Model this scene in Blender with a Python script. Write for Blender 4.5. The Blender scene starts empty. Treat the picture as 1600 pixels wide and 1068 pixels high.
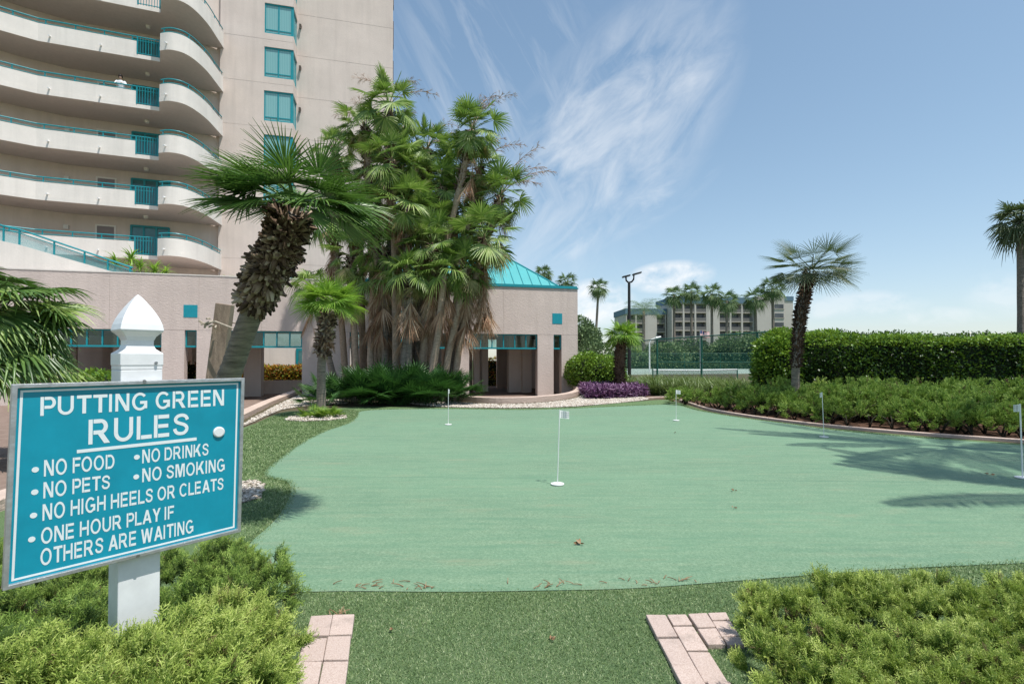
import bpy, bmesh, math, random
import numpy as np
from mathutils import Vector, Matrix
R = math.radians
random.seed(7); rng = np.random.default_rng(11)
SC = bpy.context.scene
COL = SC.collection

# ------------------------------------------------------------------ camera
CAMZ, F, PITCH = 1.6, 800.0, R(1.0)
PYC = 534 + 14.04           # the lens is shifted a little, as in the photograph
cd = bpy.data.cameras.new('camera'); cam = bpy.data.objects.new('camera', cd); COL.objects.link(cam)
cd.sensor_width = 36; cd.lens = 18; cd.clip_start = 0.05; cd.clip_end = 6000; cd.shift_y = 14.04 / 1600
cam.location = (0, 0, CAMZ); cam.rotation_euler = (R(90) + PITCH, 0, 0)
SC.camera = cam

def ray(px, py):
    dx, dy = (px - 800) / F, (PYC - py) / F
    return Vector((dx, math.cos(PITCH) - dy * math.sin(PITCH), math.sin(PITCH) + dy * math.cos(PITCH)))
def ground(px, py, z=0.0):                    # where a sight line meets the level z
    r = ray(px, py); t = (z - CAMZ) / r.z
    return Vector((r.x * t, r.y * t, z))
def at(px, py, Y):                            # the point at depth Y on a sight line
    r = ray(px, py); t = Y / r.y
    return Vector((r.x * t, Y, CAMZ + r.z * t))

# ------------------------------------------------------------------ nodes / materials
def nt_new(name):
    m = bpy.data.materials.new(name); m.use_nodes = True
    nt = m.node_tree; nt.nodes.clear()
    out = nt.nodes.new('ShaderNodeOutputMaterial')
    return m, nt, out
def nd(nt, typ, ins=None, **kw):
    n = nt.nodes.new(typ)
    for k, v in kw.items(): setattr(n, k, v)
    if ins:
        for k, v in ins.items():
            if isinstance(v, bpy.types.NodeSocket): nt.links.new(v, n.inputs[k])
            else: n.inputs[k].default_value = v
    return n
def c4(c): return (c[0], c[1], c[2], 1.0)
def ramp(nt, fac, stops, interp='LINEAR'):
    n = nt.nodes.new('ShaderNodeValToRGB'); n.color_ramp.interpolation = interp
    el = n.color_ramp.elements
    while len(el) < len(stops): el.new(0.5)
    for e, (p, c) in zip(el, stops): e.position = p; e.color = c4(c) if len(c) == 3 else c
    nt.links.new(fac, n.inputs[0]); return n.outputs[0]
def mth(nt, op, a, b=None, c=None, clamp=False):
    n = nt.nodes.new('ShaderNodeMath'); n.operation = op; n.use_clamp = clamp
    for i, v in enumerate((a, b, c)):
        if v is None: continue
        if isinstance(v, bpy.types.NodeSocket): nt.links.new(v, n.inputs[i])
        else: n.inputs[i].default_value = v
    return n.outputs[0]
def pos(nt, scale=(1, 1, 1), rot=(0, 0, 0)):
    g = nd(nt, 'ShaderNodeNewGeometry')
    return nd(nt, 'ShaderNodeMapping', {'Vector': g.outputs['Position'], 'Scale': scale, 'Rotation': rot}).outputs[0]
def noise(nt, vec, scale, detail=4, rough=0.55, out='Fac', dist=0.0):
    return nd(nt, 'ShaderNodeTexNoise', {'Vector': vec, 'Scale': scale, 'Detail': detail, 'Roughness': rough, 'Distortion': dist}).outputs[out]
def mix(nt, fac, a, b, mode='MIX'):
    n = nt.nodes.new('ShaderNodeMix'); n.data_type = 'RGBA'; n.blend_type = mode
    for i, v in ((0, fac), (6, a), (7, b)):
        if isinstance(v, bpy.types.NodeSocket): nt.links.new(v, n.inputs[i])
        else: n.inputs[i].default_value = v if i == 0 else c4(v)
    return n.outputs[2]
def plain(name, col, rough=0.6, var=0.12, scale=6, bump=0.0, bscale=60, metal=0.0, spec=0.4, stretch=(1, 1, 1), coat=0.0):
    m, nt, out = nt_new(name)
    p = pos(nt, stretch)
    f = noise(nt, p, scale, 5, 0.6)
    lo = tuple(x * (1 - var) for x in col); hi = tuple(min(1, x * (1 + var)) for x in col)
    b = nd(nt, 'ShaderNodeBsdfPrincipled', {'Base Color': ramp(nt, f, [(0.3, lo), (0.7, hi)]), 'Roughness': rough, 'Metallic': metal, 'Specular IOR Level': spec, 'Coat Weight': coat})
    if bump:
        bn = nd(nt, 'ShaderNodeBump', {'Height': noise(nt, p, bscale, 5, 0.6), 'Strength': bump, 'Distance': 0.02})
        nt.links.new(bn.outputs[0], b.inputs['Normal'])
    nt.links.new(b.outputs[0], out.inputs[0]); return m
def stucco(name, col, var=0.08, dist=0.03, strength=0.55):
    m, nt, out = nt_new(name)
    p = pos(nt); p2 = pos(nt, (1, 1, 2.6))
    f = noise(nt, p, 0.5, 6, 0.65); g = noise(nt, p2, 9, 4, 0.6)
    streak = noise(nt, pos(nt, (1.6, 1.6, 0.10)), 1.5, 4, 0.6)
    lo = tuple(x * (1 - var) for x in col); hi = tuple(min(1, x * (1 + var)) for x in col)
    c = ramp(nt, f, [(0.3, lo), (0.7, hi)])
    c = mix(nt, mth(nt, 'MULTIPLY', ramp(nt, g, [(0.35, (0, 0, 0)), (0.75, (1, 1, 1))]), 0.16), c, tuple(x * 0.72 for x in col))
    c = mix(nt, mth(nt, 'MULTIPLY', ramp(nt, streak, [(0.47, (0, 0, 0)), (0.70, (1, 1, 1))]), 0.30), c, tuple(x * 0.70 for x in col))
    b = nd(nt, 'ShaderNodeBsdfPrincipled', {'Base Color': c, 'Roughness': 0.88, 'Specular IOR Level': 0.2})
    h = mth(nt, 'ADD', g, mth(nt, 'MULTIPLY', noise(nt, p2, 28, 3, 0.6), 0.5))
    bn = nd(nt, 'ShaderNodeBump', {'Height': h, 'Strength': strength, 'Distance': dist})
    nt.links.new(bn.outputs[0], b.inputs['Normal']); nt.links.new(b.outputs[0], out.inputs[0]); return m
def foliage(name, cols, rough=0.5, transl=0.25, clump=1.2, spec=0.35, tcol=None, clump_amt=0.35):
    """leaf material: colour picked per leaf, with slow variation from clump to clump"""
    m, nt, out = nt_new(name)
    g = nd(nt, 'ShaderNodeNewGeometry')
    f = g.outputs['Random Per Island']
    f2 = noise(nt, pos(nt), clump, 2, 0.5)
    f = mth(nt, 'ADD', mth(nt, 'MULTIPLY', f, 1 - clump_amt), mth(nt, 'MULTIPLY', mth(nt, 'SUBTRACT', mth(nt, 'MULTIPLY', f2, 2.0), 0.5), clump_amt), clamp=True)
    n = len(cols)
    c = ramp(nt, f, [((i + 0.5) / n, k) for i, k in enumerate(cols)])
    b = nd(nt, 'ShaderNodeBsdfPrincipled', {'Base Color': c, 'Roughness': rough, 'Specular IOR Level': spec})
    t = nd(nt, 'ShaderNodeBsdfTranslucent', {'Color': mix(nt, 0.5, c, tcol) if tcol else c})
    s = nd(nt, 'ShaderNodeMixShader', {0: transl, 1: b.outputs[0], 2: t.outputs[0]})
    nt.links.new(s.outputs[0], out.inputs[0]); return m
def netting(name, col, cell, width, ax):
    """wire mesh: diagonal wires with open cells between"""
    m, nt, out = nt_new(name)
    g = nd(nt, 'ShaderNodeNewGeometry'); s = nd(nt, 'ShaderNodeSeparateXYZ', {0: g.outputs['Position']})
    a = mth(nt, 'ADD', mth(nt, 'MULTIPLY', s.outputs[0], ax[0]), mth(nt, 'MULTIPLY', s.outputs[1], ax[1]))
    d1 = mth(nt, 'FRACT', mth(nt, 'DIVIDE', mth(nt, 'ADD', a, s.outputs[2]), cell))
    d2 = mth(nt, 'FRACT', mth(nt, 'DIVIDE', mth(nt, 'SUBTRACT', a, s.outputs[2]), cell))
    w = mth(nt, 'MAXIMUM', mth(nt, 'LESS_THAN', d1, width), mth(nt, 'LESS_THAN', d2, width))
    b = nd(nt, 'ShaderNodeBsdfPrincipled', {'Base Color': c4(col), 'Roughness': 0.5})
    t = nd(nt, 'ShaderNodeBsdfTransparent')
    x = nd(nt, 'ShaderNodeMixShader', {0: w, 1: t.outputs[0], 2: b.outputs[0]})
    nt.links.new(x.outputs[0], out.inputs[0]); return m

# ------------------------------------------------------------------ objects
MATRIX = {}
def tag(o, label=None, cat=None, group=None, kind=None):
    if label: o['label'] = label
    if cat: o['category'] = cat
    if group: o['group'] = group
    if kind: o['kind'] = kind
    return o
def thing(name, label, cat, loc=(0, 0, 0), rz=0.0, group=None, kind=None):
    o = bpy.data.objects.new(name, None); COL.objects.link(o)
    o.empty_display_size = 0.2
    o.location = loc; o.rotation_euler = (0, 0, rz)
    MATRIX[o.name] = Matrix.Translation(Vector(loc)) @ Matrix.Rotation(rz, 4, 'Z')
    return tag(o, label, cat, group, kind)
def link(name, me, parent=None, mats=()):
    """vertices are authored in world space; a part is stored in its thing's space"""
    for m in mats: me.materials.append(m)
    o = bpy.data.objects.new(name, me); COL.objects.link(o)
    M = Matrix.Identity(4)
    if parent is not None:
        o.parent = parent; M = MATRIX[parent.name]
        me.transform(M.inverted())
    MATRIX[o.name] = M
    return o
def root_at(o, loc):
    """give a top-level mesh its origin at its base"""
    o.data.transform(Matrix.Translation(-Vector(loc))); o.location = loc
    MATRIX[o.name] = Matrix.Translation(Vector(loc)); return o
def npmesh(name, chunks, mats, parent=None, smooth=False):
    """chunks: (V, F) or (V, F, material index)"""
    Vs, idx, tot, mi = [], [], [], []
    off = 0
    for ch in chunks:
        V, Fc = np.asarray(ch[0], float), np.asarray(ch[1], int)
        if len(V) == 0: continue
        Vs.append(V); idx.append((Fc + off).ravel()); tot.append(np.full(len(Fc), Fc.shape[1])); off += len(V)
        mi.append(np.full(len(Fc), ch[2] if len(ch) > 2 else 0))
    V = np.concatenate(Vs); idx = np.concatenate(idx); tot = np.concatenate(tot); mi = np.concatenate(mi)
    me = bpy.data.meshes.new(name)
    me.vertices.add(len(V)); me.vertices.foreach_set('co', V.ravel())
    me.loops.add(len(idx)); me.loops.foreach_set('vertex_index', idx)
    me.polygons.add(len(tot)); me.polygons.foreach_set('loop_start', np.concatenate(([0], np.cumsum(tot)[:-1]))); me.polygons.foreach_set('loop_total', tot)
    me.polygons.foreach_set('material_index', mi)
    if smooth: me.polygons.foreach_set('use_smooth', np.ones(len(tot), bool))
    me.update(calc_edges=True); me.validate()
    return link(name, me, parent, mats if isinstance(mats, (list, tuple)) else [mats])

class MB:
    def __init__(s): s.v, s.f, s.m, s.mi, s.sm, s.s = [], [], [], 0, [], False
    def add(s, vs, fs):
        o = len(s.v); s.v += [tuple(v) for v in vs]
        for f in fs: s.f.append([i + o for i in f]); s.m.append(s.mi); s.sm.append(s.s)
    def box(s, x0, x1, y0, y1, z0, z1, T=None):
        vs = [Vector(p) for p in ((x0, y0, z0), (x1, y0, z0), (x1, y1, z0), (x0, y1, z0), (x0, y0, z1), (x1, y0, z1), (x1, y1, z1), (x0, y1, z1))]
        if T is not None: vs = [T @ v for v in vs]
        s.add(vs, [(3, 2, 1, 0), (4, 5, 6, 7), (0, 1, 5, 4), (1, 2, 6, 5), (2, 3, 7, 6), (3, 0, 4, 7)]); return s
    def tube(s, pts, rad, n=8, cap=True, ref=None):
        pts = [Vector(p) for p in pts]
        if not isinstance(rad, (list, tuple, np.ndarray)): rad = [rad] * len(pts)
        o = len(s.v); vs, fs = [], []
        for i, p in enumerate(pts):
            d = (pts[min(i + 1, len(pts) - 1)] - pts[max(i - 1, 0)]).normalized()
            a = d.cross(Vector((0, 0, 1)) if abs(d.z) < 0.95 else Vector((0, 1, 0))).normalized() if ref is None else (ref - d * ref.dot(d)).normalized()
            b = d.cross(a).normalized()
            for k in range(n):
                t = 2 * math.pi * (k + (0.5 if n == 4 else 0)) / n
                vs.append(p + (a * math.cos(t) + b * math.sin(t)) * rad[i])
        for i in range(len(pts) - 1):
            for k in range(n):
                fs.append((i * n + k, i * n + (k + 1) % n, (i + 1) * n + (k + 1) % n, (i + 1) * n + k))
        if cap: fs.append(tuple(range(n - 1, -1, -1))); fs.append(tuple(range((len(pts) - 1) * n, len(pts) * n)))
        s.add(vs, fs); return s
    def prism(s, poly, z0, z1, T=None, bottom=True):
        n = len(poly)
        vs = [Vector((p[0], p[1], z0)) for p in poly] + [Vector((p[0], p[1], z1)) for p in poly]
        if T is not None: vs = [T @ v for v in vs]
        fs = [tuple(range(n, 2 * n))] + ([tuple(range(n - 1, -1, -1))] if bottom else [])
        fs += [(i, (i + 1) % n, n + (i + 1) % n, n + i) for i in range(n)]
        s.add(vs, fs); return s
    def wallpath(s, path, th, z0, z1, side=1):
        """thick upright wall along a plan path, thickness grown to one side"""
        P = [Vector((p[0], p[1])) for p in path]; Q = []
        for i, p in enumerate(P):
            ns = []
            if i > 0: d = (P[i] - P[i - 1]).normalized(); ns.append(Vector((-d.y, d.x)))
            if i < len(P) - 1: d = (P[i + 1] - P[i]).normalized(); ns.append(Vector((-d.y, d.x)))
            nrm = (ns[0] + ns[-1]).normalized(); k = th / max(0.5, nrm.dot(ns[0]))
            Q.append(p + nrm * k * side)
        n = len(P); z = (lambda i, w: w[i] if isinstance(w, (list, tuple)) else w)
        vs = []
        for i in range(n):
            vs += [(P[i].x, P[i].y, z(i, z0)), (Q[i].x, Q[i].y, z(i, z0)), (Q[i].x, Q[i].y, z(i, z1)), (P[i].x, P[i].y, z(i, z1))]
        fs = []
        for i in range(n - 1):
            a, b = 4 * i, 4 * i + 4
            for k in range(4): fs.append((a + k, b + k, b + (k + 1) % 4, a + (k + 1) % 4))
        fs += [(0, 1, 2, 3), (4 * n - 1, 4 * n - 2, 4 * n - 3, 4 * n - 4)]
        s.add(vs, fs); return s
    def disc(s, c, r, n=20, h=0.0):
        s.prism([(c[0] + r * math.cos(2 * math.pi * i / n), c[1] + r * math.sin(2 * math.pi * i / n)) for i in range(n)], c[2], c[2] + max(h, 0.002)); return s
    def build(s, name, mats, parent=None, bevel=0.0, fix=True):
        me = bpy.data.meshes.new(name)
        me.from_pydata(s.v, [], s.f)
        for p, m, sm in zip(me.polygons, s.m, s.sm): p.material_index = m; p.use_smooth = sm
        if fix or bevel:
            bm = bmesh.new(); bm.from_mesh(me)
            if bevel:
                bmesh.ops.remove_doubles(bm, verts=bm.verts, dist=1e-5)
                bmesh.ops.recalc_face_normals(bm, faces=bm.faces)
                es = [e for e in bm.edges if len(e.link_faces) == 2 and e.calc_face_angle(0) > 0.5]
                bmesh.ops.bevel(bm, geom=es, offset=bevel, segments=2, affect='EDGES', profile=0.5)
            else: bmesh.ops.recalc_face_normals(bm, faces=bm.faces)
            bm.to_mesh(me); bm.free()
        me.update()
        return link(name, me, parent, mats if isinstance(mats, (list, tuple)) else [mats])
def catmull(pts, n=6, closed=False):
    out = []; P = [Vector(p) for p in pts]; L = len(P)
    for i in range(L if closed else L - 1):
        g = (lambda k: P[k % L]) if closed else (lambda k: P[min(max(k, 0), L - 1)])
        p0, p1, p2, p3 = g(i - 1), g(i), g(i + 1), g(i + 2)
        for j in range(n):
            t = j / n
            out.append(0.5 * ((2 * p1) + (p2 - p0) * t + (2 * p0 - 5 * p1 + 4 * p2 - p3) * t * t + (3 * p1 - p0 - 3 * p2 + p3) * t ** 3))
    if not closed: out.append(P[-1])
    return out
def sheet(name, poly, z, mat, kind='structure', parent=None):
    me = bpy.data.meshes.new(name); bm = bmesh.new()
    vs = [bm.verts.new((p[0], p[1], z)) for p in poly]
    es = [bm.edges.new((vs[i], vs[(i + 1) % len(vs)])) for i in range(len(vs))]
    bmesh.ops.triangle_fill(bm, use_beauty=True, use_dissolve=False, edges=es)
    bmesh.ops.recalc_face_normals(bm, faces=bm.faces)
    for f in bm.faces:
        if f.normal.z < 0: f.normal_flip()
    bm.to_mesh(me); bm.free()
    o = link(name, me, parent, [mat]); o['kind'] = kind; return o
def inside(poly, x, y):
    """vectorised point-in-polygon"""
    px = np.array([p[0] for p in poly]); py = np.array([p[1] for p in poly]); n = len(px)
    r = np.zeros(len(x), bool); j = n - 1
    for i in range(n):
        c = ((py[i] > y) != (py[j] > y)) & (x < (px[j] - px[i]) * (y - py[i]) / (py[j] - py[i] + 1e-12) + px[i])
        r ^= c; j = i
    return r
def sample_poly(poly, n, g=rng):
    xs = [p[0] for p in poly]; ys = [p[1] for p in poly]; X, Y = [], []
    k = 0
    while k < n:
        x = g.uniform(min(xs), max(xs), 4 * n + 50); y = g.uniform(min(ys), max(ys), 4 * n + 50)
        m = inside(poly, x, y); X.append(x[m]); Y.append(y[m]); k += m.sum()
    return np.concatenate(X)[:n], np.concatenate(Y)[:n]

# ------------------------------------------------------------------ foliage generators (numpy)
def unit(v): return v / (np.linalg.norm(v, axis=-1, keepdims=True) + 1e-12)
def scatter(proto, P, D, S, roll=None, up=None, g=rng):
    """copies of a small mesh (along +X) at P, pointing along D, scaled by S; merged arrays"""
    V, Fc = proto; n = len(P); D = unit(np.asarray(D, float))
    ref = np.tile(np.array([0, 0, 1.0]), (n, 1)) if up is None else up
    ref = np.where(np.abs((D * ref).sum(1, keepdims=True)) > 0.97, np.array([1.0, 0, 0]), ref)
    B = unit(np.cross(ref, D)); C = np.cross(D, B)
    if roll is not None:
        c, s = np.cos(roll)[:, None], np.sin(roll)[:, None]
        B, C = B * c + C * s, C * c - B * s
    W = P[:, None, :] + S[:, None, None] * (V[None, :, 0, None] * D[:, None, :] + V[None, :, 1, None] * B[:, None, :] + V[None, :, 2, None] * C[:, None, :])
    FF = Fc[None] + (np.arange(n) * len(V))[:, None, None]
    return W.reshape(-1, 3), FF.reshape(-1, Fc.shape[1])
def leaf_proto(w=0.42, fold=0.12, curl=-0.08):
    V = np.array([(0, 0, 0), (0.4, w / 2, fold), (1, 0, curl), (0.4, -w / 2, fold)], float)
    return V, np.array([(0, 3, 2, 1)])
def leaf2_proto(w=0.4, fold=0.08, curl=-0.15):
    V = np.array([(0, 0, 0), (0.3, w / 2, fold), (0.3, 0, 0), (0.3, -w / 2, fold), (0.68, w * 0.38, fold + curl * 0.4), (0.68, 0, curl * 0.4), (0.68, -w * 0.38, fold + curl * 0.4), (1, 0, curl)], float)
    return V, np.array([(0, 2, 1), (0, 3, 2), (1, 2, 5), (1, 5, 4), (2, 3, 6), (2, 6, 5), (4, 5, 7), (5, 6, 7)])
def blade_proto(w=0.06, bend=0.5, seg=4):
    """strap leaf rising along +X and arching over toward -Z"""
    t = np.linspace(0, 1, seg + 1); x = t * (1 - 0.25 * bend * t); z = -bend * t ** 2
    wd = w * (1 - t ** 2.2) + 0.002
    V = np.empty((2 * (seg + 1), 3)); V[0::2] = np.stack([x, wd / 2, z], 1); V[1::2] = np.stack([x, -wd / 2, z], 1)
    return V, np.array([(2 * i, 2 * i + 1, 2 * i + 3, 2 * i + 2) for i in range(seg)])
def spray_proto(g, n1=12, n2=3, w=0.035):
    """juniper spray along +X: an axis with side twigs, each carrying short scale twiglets"""
    V, Fc = [], []
    def twig(a, b, w0, w1):
        d = b - a; s = np.cross(d, [0, 0, 1.0]) if g.random() < 0.5 else np.cross(d, g.normal(size=3)); s = s / (np.linalg.norm(s) + 1e-9)
        o = len(V); V.extend([a + s * w0 / 2, a - s * w0 / 2, b - s * w1 / 2, b + s * w1 / 2]); Fc.append((o, o + 1, o + 2, o + 3))
    ax = lambda t: np.array([t, 0.05 * math.sin(3 * t), 0.10 * t * t])
    for i in range(3): twig(ax(i / 3), ax((i + 1) / 3), w, w)
    for i in range(n1):
        t = 0.1 + 0.88 * i / n1; a = ax(t); sd = (-1) ** i
        L = (0.42 * (1 - 0.55 * t)) * g.uniform(0.8, 1.2); ang = g.uniform(0.5, 0.95)
        d = np.array([math.cos(ang), sd * math.sin(ang), g.uniform(-0.3, 0.55)]); d /= np.linalg.norm(d)
        b = a + d * L; twig(a, b, w, w * 0.6)
        for j in range(n2):
            tt = (j + 0.6) / n2; c = a + d * L * tt; s2 = (-1) ** j
            e = np.array([d[0] * 0.7 - d[1] * 0.7 * s2, d[1] * 0.7 + d[0] * 0.7 * s2, d[2] + g.uniform(-0.3, 0.6)]); e /= np.linalg.norm(e)
            twig(c, c + e * L * 0.42 * g.uniform(0.7, 1.2), w * 1.0, w * 0.45)
    return np.array(V), np.array(Fc)

def fan_leaf(g, org, az, el, Lp, Lb, nseg=32, spread=2.25, droop=0.35, sag=0.25, seg_w=1.0, split=0.42, nt=5, pw=0.012, tilt=0.0, fold=0.35):
    """one fan palm leaf: petiole that sags, then folded segments radiating from its end"""
    dh = np.array([math.cos(az), math.sin(az), 0.0]); up = np.array([0, 0, 1.0])
    k = 6; P = [np.array(org, float)]; e = el
    for i in range(k):
        d = dh * math.cos(e) + up * math.sin(e); P.append(P[-1] + d * Lp / k); e -= sag / k
    hub = P[-1]; d = dh * math.cos(e - tilt) + up * math.sin(e - tilt)
    s = np.cross(d, up); s = s / (np.linalg.norm(s) + 1e-9)
    tw = g.normal(0, 0.25); nrm = np.cross(s, d)
    s, nrm = s * math.cos(tw) + nrm * math.sin(tw), nrm * math.cos(tw) - s * math.sin(tw)
    # petiole: flat three-sided strip
    Vp, Fp = [], []
    for i, p in enumerate(P):
        w = pw * (1.6 - 0.9 * i / k)
        Vp += [p + s * w, p - nrm * w * 0.7, p - s * w, p + nrm * w * 0.5]
    for i in range(k):
        for j in range(4): Fp.append((4 * i + j, 4 * i + (j + 1) % 4, 4 * i + 4 + (j + 1) % 4, 4 * i + 4 + j))
    phi = np.linspace(-spread, spread, nseg) + g.normal(0, 0.02, nseg)
    L = Lb * (0.80 + 0.20 * np.cos(phi * 0.62)) * g.uniform(0.92, 1.06, nseg)
    t = np.linspace(0.04, 1, nt)
    D = np.cos(phi)[:, None] * d + np.sin(phi)[:, None] * s + 0.16 * nrm * (1 + 0.6 * np.cos(2 * phi)[:, None])
    D = unit(D)
    C = hub + D[:, None, :] * (L[:, None, None] * t[None, :, None])
    dr = droop * g.uniform(0.5, 1.5, nseg)
    tt = np.clip((t - 0.35) / 0.65, 0, 1) ** 2
    C = C - up * (dr * L)[:, None, None] * tt[None, :, None]
    dphi = 2 * spread / nseg
    hw = np.minimum(0.52 * dphi * t * Lb, 0.52 * dphi * split * Lb * np.clip((1.02 - t) / (1.02 - split), 0, 1) ** 0.8) * seg_w + 0.001
    Wd = unit(np.cross(D, nrm)); wv = Wd[:, None, :] * hw[None, :, None]; fv = nrm[None, None, :] * (hw * fold)[None, :, None]
    V = np.stack([C + wv, C - fv * 2, C - wv], 2)      # nseg, nt, 3, 3
    idx = np.arange(nseg * nt * 3).reshape(nseg, nt, 3)
    f1 = np.stack([idx[:, :-1, 0], idx[:, :-1, 1], idx[:, 1:, 1], idx[:, 1:, 0]], -1).reshape(-1, 4)
    f2 = np.stack([idx[:, :-1, 1], idx[:, :-1, 2], idx[:, 1:, 2], idx[:, 1:, 1]], -1).reshape(-1, 4)
    return [(V.reshape(-1, 3), np.concatenate([f1, f2])), (np.array(Vp), np.array(Fp))]
def feather_leaf(g, org, az, el, L, nl=34, ll=0.45, curve=1.6, droop=0.5, w=0.03):
    """pinnate frond: arching rib with leaflets on both sides"""
    dh = np.array([math.cos(az), math.sin(az), 0.0]); up = np.array([0, 0, 1.0]); sd = np.array([-math.sin(az), math.cos(az), 0.0])
    k = 12; P = [np.array(org, float)]; e = el
    for i in range(k):
        P.append(P[-1] + (dh * math.cos(e) + up * math.sin(e)) * L / k); e -= curve / k
    P = np.array(P); V, Fc = [], []
    for i, p in enumerate(P):
        r = 0.02 * (1.2 - i / k); V += [p + sd * r, p - up * r, p - sd * r, p + up * r]
    for i in range(k):
        for j in range(4): Fc.append((4 * i + j, 4 * i + (j + 1) % 4, 4 * i + 4 + (j + 1) % 4, 4 * i + 4 + j))
    for i in range(nl):
        u = 0.15 + 0.85 * i / nl; x = u * k; a = int(min(x, k - 1)); p = P[a] + (P[a + 1] - P[a]) * (x - a); tn = unit(P[a + 1] - P[a])
        for sgn in (-1, 1):
            l = ll * math.sin(math.pi * (0.12 + 0.8 * u)) * g.uniform(0.85, 1.15)
            dd = unit(tn * 0.55 + sd * sgn * 0.8 + up * g.uniform(-0.1, 0.35))
            q1 = p + dd * l * 0.5 - up * droop * l * 0.15; q2 = p + dd * l - up * droop * l * 0.7
            wv = tn * w; o = len(V); V += [p + wv * 0.3, p - wv * 0.3, q1 - wv * 0.5, q1 + wv * 0.5, q2 - wv * 0.05, q2 + wv * 0.05]
            Fc += [(o, o + 1, o + 2, o + 3), (o + 3, o + 2, o + 4, o + 5)]
    return (np.array(V), np.array(Fc))
def scale_proto():
    """old leaf base: a short stiff strip, thick at its foot"""
    V = np.array([(0, .5, 0), (0, -.5, 0), (.5, -.36, .16), (.5, .36, .16), (1, -.2, .1), (1, .2, .1), (0, .4, -.16), (0, -.4, -.16), (1, -.15, 0), (1, .15, 0)], float)
    V[:, 1] *= 0.42
    return V, np.array([(0, 1, 2, 3), (3, 2, 4, 5), (6, 9, 8, 7), (5, 4, 8, 9), (0, 3, 5, 9), (1, 7, 8, 2)])
def bark_scales(g, path, rads, n, size, t0=0.0, t1=1.0, lift=(0.1, 1.0)):
    P = np.array([tuple(p) for p in path]); seg = np.linalg.norm(np.diff(P, axis=0), axis=1); cum = np.concatenate(([0], np.cumsum(seg))) / seg.sum()
    t = t0 + (t1 - t0) * (np.arange(n) + g.random(n)) / n
    C = np.stack([np.interp(t, cum, P[:, i]) for i in range(3)], 1); r = np.interp(t, cum, rads)
    T = unit(np.stack([np.interp(np.clip(t + .02, 0, 1), cum, P[:, i]) for i in range(3)], 1) - np.stack([np.interp(np.clip(t - .02, 0, 1), cum, P[:, i]) for i in range(3)], 1))
    a = np.arange(n) * 2.39996 + g.normal(0, .2, n)
    A = unit(np.cross(T, np.array([0, 1.0, 0.02]))); B = np.cross(T, A)
    O = A * np.cos(a)[:, None] + B * np.sin(a)[:, None]
    lf = g.uniform(lift[0], lift[1], n)[:, None]
    D = unit(O + T * lf)
    return scatter(scale_proto(), C + O * (r * 0.72)[:, None], D, size * g.uniform(.7, 1.3, n), g.normal(0, .3, n), up=T)

# ------------------------------------------------------------------ materials
TEAL = (0.010, 0.255, 0.300)
M = {}
M['stucco'] = stucco('pink beige stucco', (0.64, 0.54, 0.49))
M['stucco_tower'] = stucco('tower stucco', (0.66, 0.565, 0.51), strength=0.22)
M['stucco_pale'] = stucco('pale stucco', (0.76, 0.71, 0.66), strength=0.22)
M['stucco_low'] = stucco('rough beige stucco', (0.55, 0.43, 0.365), strength=0.8, dist=0.04)
M['stucco_inner'] = stucco('brown stucco', (0.66, 0.56, 0.50), strength=0.2)
M['soffit'] = plain('painted soffit', (0.52, 0.45, 0.41), 0.9, 0.06)
M['joint'] = plain('joint shadow gap', (0.43, 0.36, 0.32), 0.9)
M['teal'] = plain('teal enamel', TEAL, 0.38, 0.06, 4)
M['teal_dark'] = plain('dark teal enamel', (0.008, 0.14, 0.17), 0.4, 0.08, 4)
M['tile'] = plain('teal glazed tile', (0.006, 0.27, 0.34), 0.25, 0.1, 12)
M['roof'] = plain('turquoise standing seam metal', (0.06, 0.36, 0.375), 0.45, 0.05, 2)
M['glass'] = plain('dark window glass', (0.035, 0.055, 0.06), 0.06, 0.2, 1.5, spec=0.7)
M['blind'] = None
def blind_glass():
    m, nt, out = nt_new('glass over pale blinds')
    s = nd(nt, 'ShaderNodeSeparateXYZ', {0: nd(nt, 'ShaderNodeNewGeometry').outputs['Position']})
    w = mth(nt, 'FRACT', mth(nt, 'MULTIPLY', mth(nt, 'ADD', s.outputs[0], mth(nt, 'MULTIPLY', s.outputs[1], 0.25)), 9.0))
    c = ramp(nt, w, [(0.0, (0.17, 0.38, 0.39)), (0.8, (0.25, 0.47, 0.47)), (1.0, (0.12, 0.32, 0.34))])
    b = nd(nt, 'ShaderNodeBsdfPrincipled', {'Base Color': c, 'Roughness': 0.09, 'Specular IOR Level': 0.6})
    nt.links.new(b.outputs[0], out.inputs[0]); return m
M['blind'] = blind_glass()
M['pane'] = plain('teal tinted glass', (0.05, 0.17, 0.18), 0.07, 0.25, 1.2, spec=0.6)
M['clear'] = None
def clear_glass():
    m, nt, out = nt_new('thin clear glass')
    fr = nd(nt, 'ShaderNodeFresnel', {'IOR': 1.5})
    g = nd(nt, 'ShaderNodeBsdfGlossy', {'Color': (0.9, 0.95, 0.95, 1), 'Roughness': 0.03})
    t = nd(nt, 'ShaderNodeBsdfTransparent', {'Color': (0.62, 0.78, 0.78, 1)})
    x = nd(nt, 'ShaderNodeMixShader', {0: fr.outputs[0], 1: t.outputs[0], 2: g.outputs[0]})
    nt.links.new(x.outputs[0], out.inputs[0]); return m
M['clear'] = clear_glass()
M['door'] = plain('grey mauve door paint', (0.24, 0.20, 0.20), 0.5, 0.05)
M['white'] = plain('white vinyl', (0.74, 0.75, 0.755), 0.34, 0.08, 14)
M['white_paint'] = plain('white paint', (0.78, 0.78, 0.77), 0.4, 0.05, 8)
M['alum'] = plain('weathered aluminium', (0.50, 0.51, 0.52), 0.42, 0.18, 30, 0.1, 80, metal=0.75)
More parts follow.
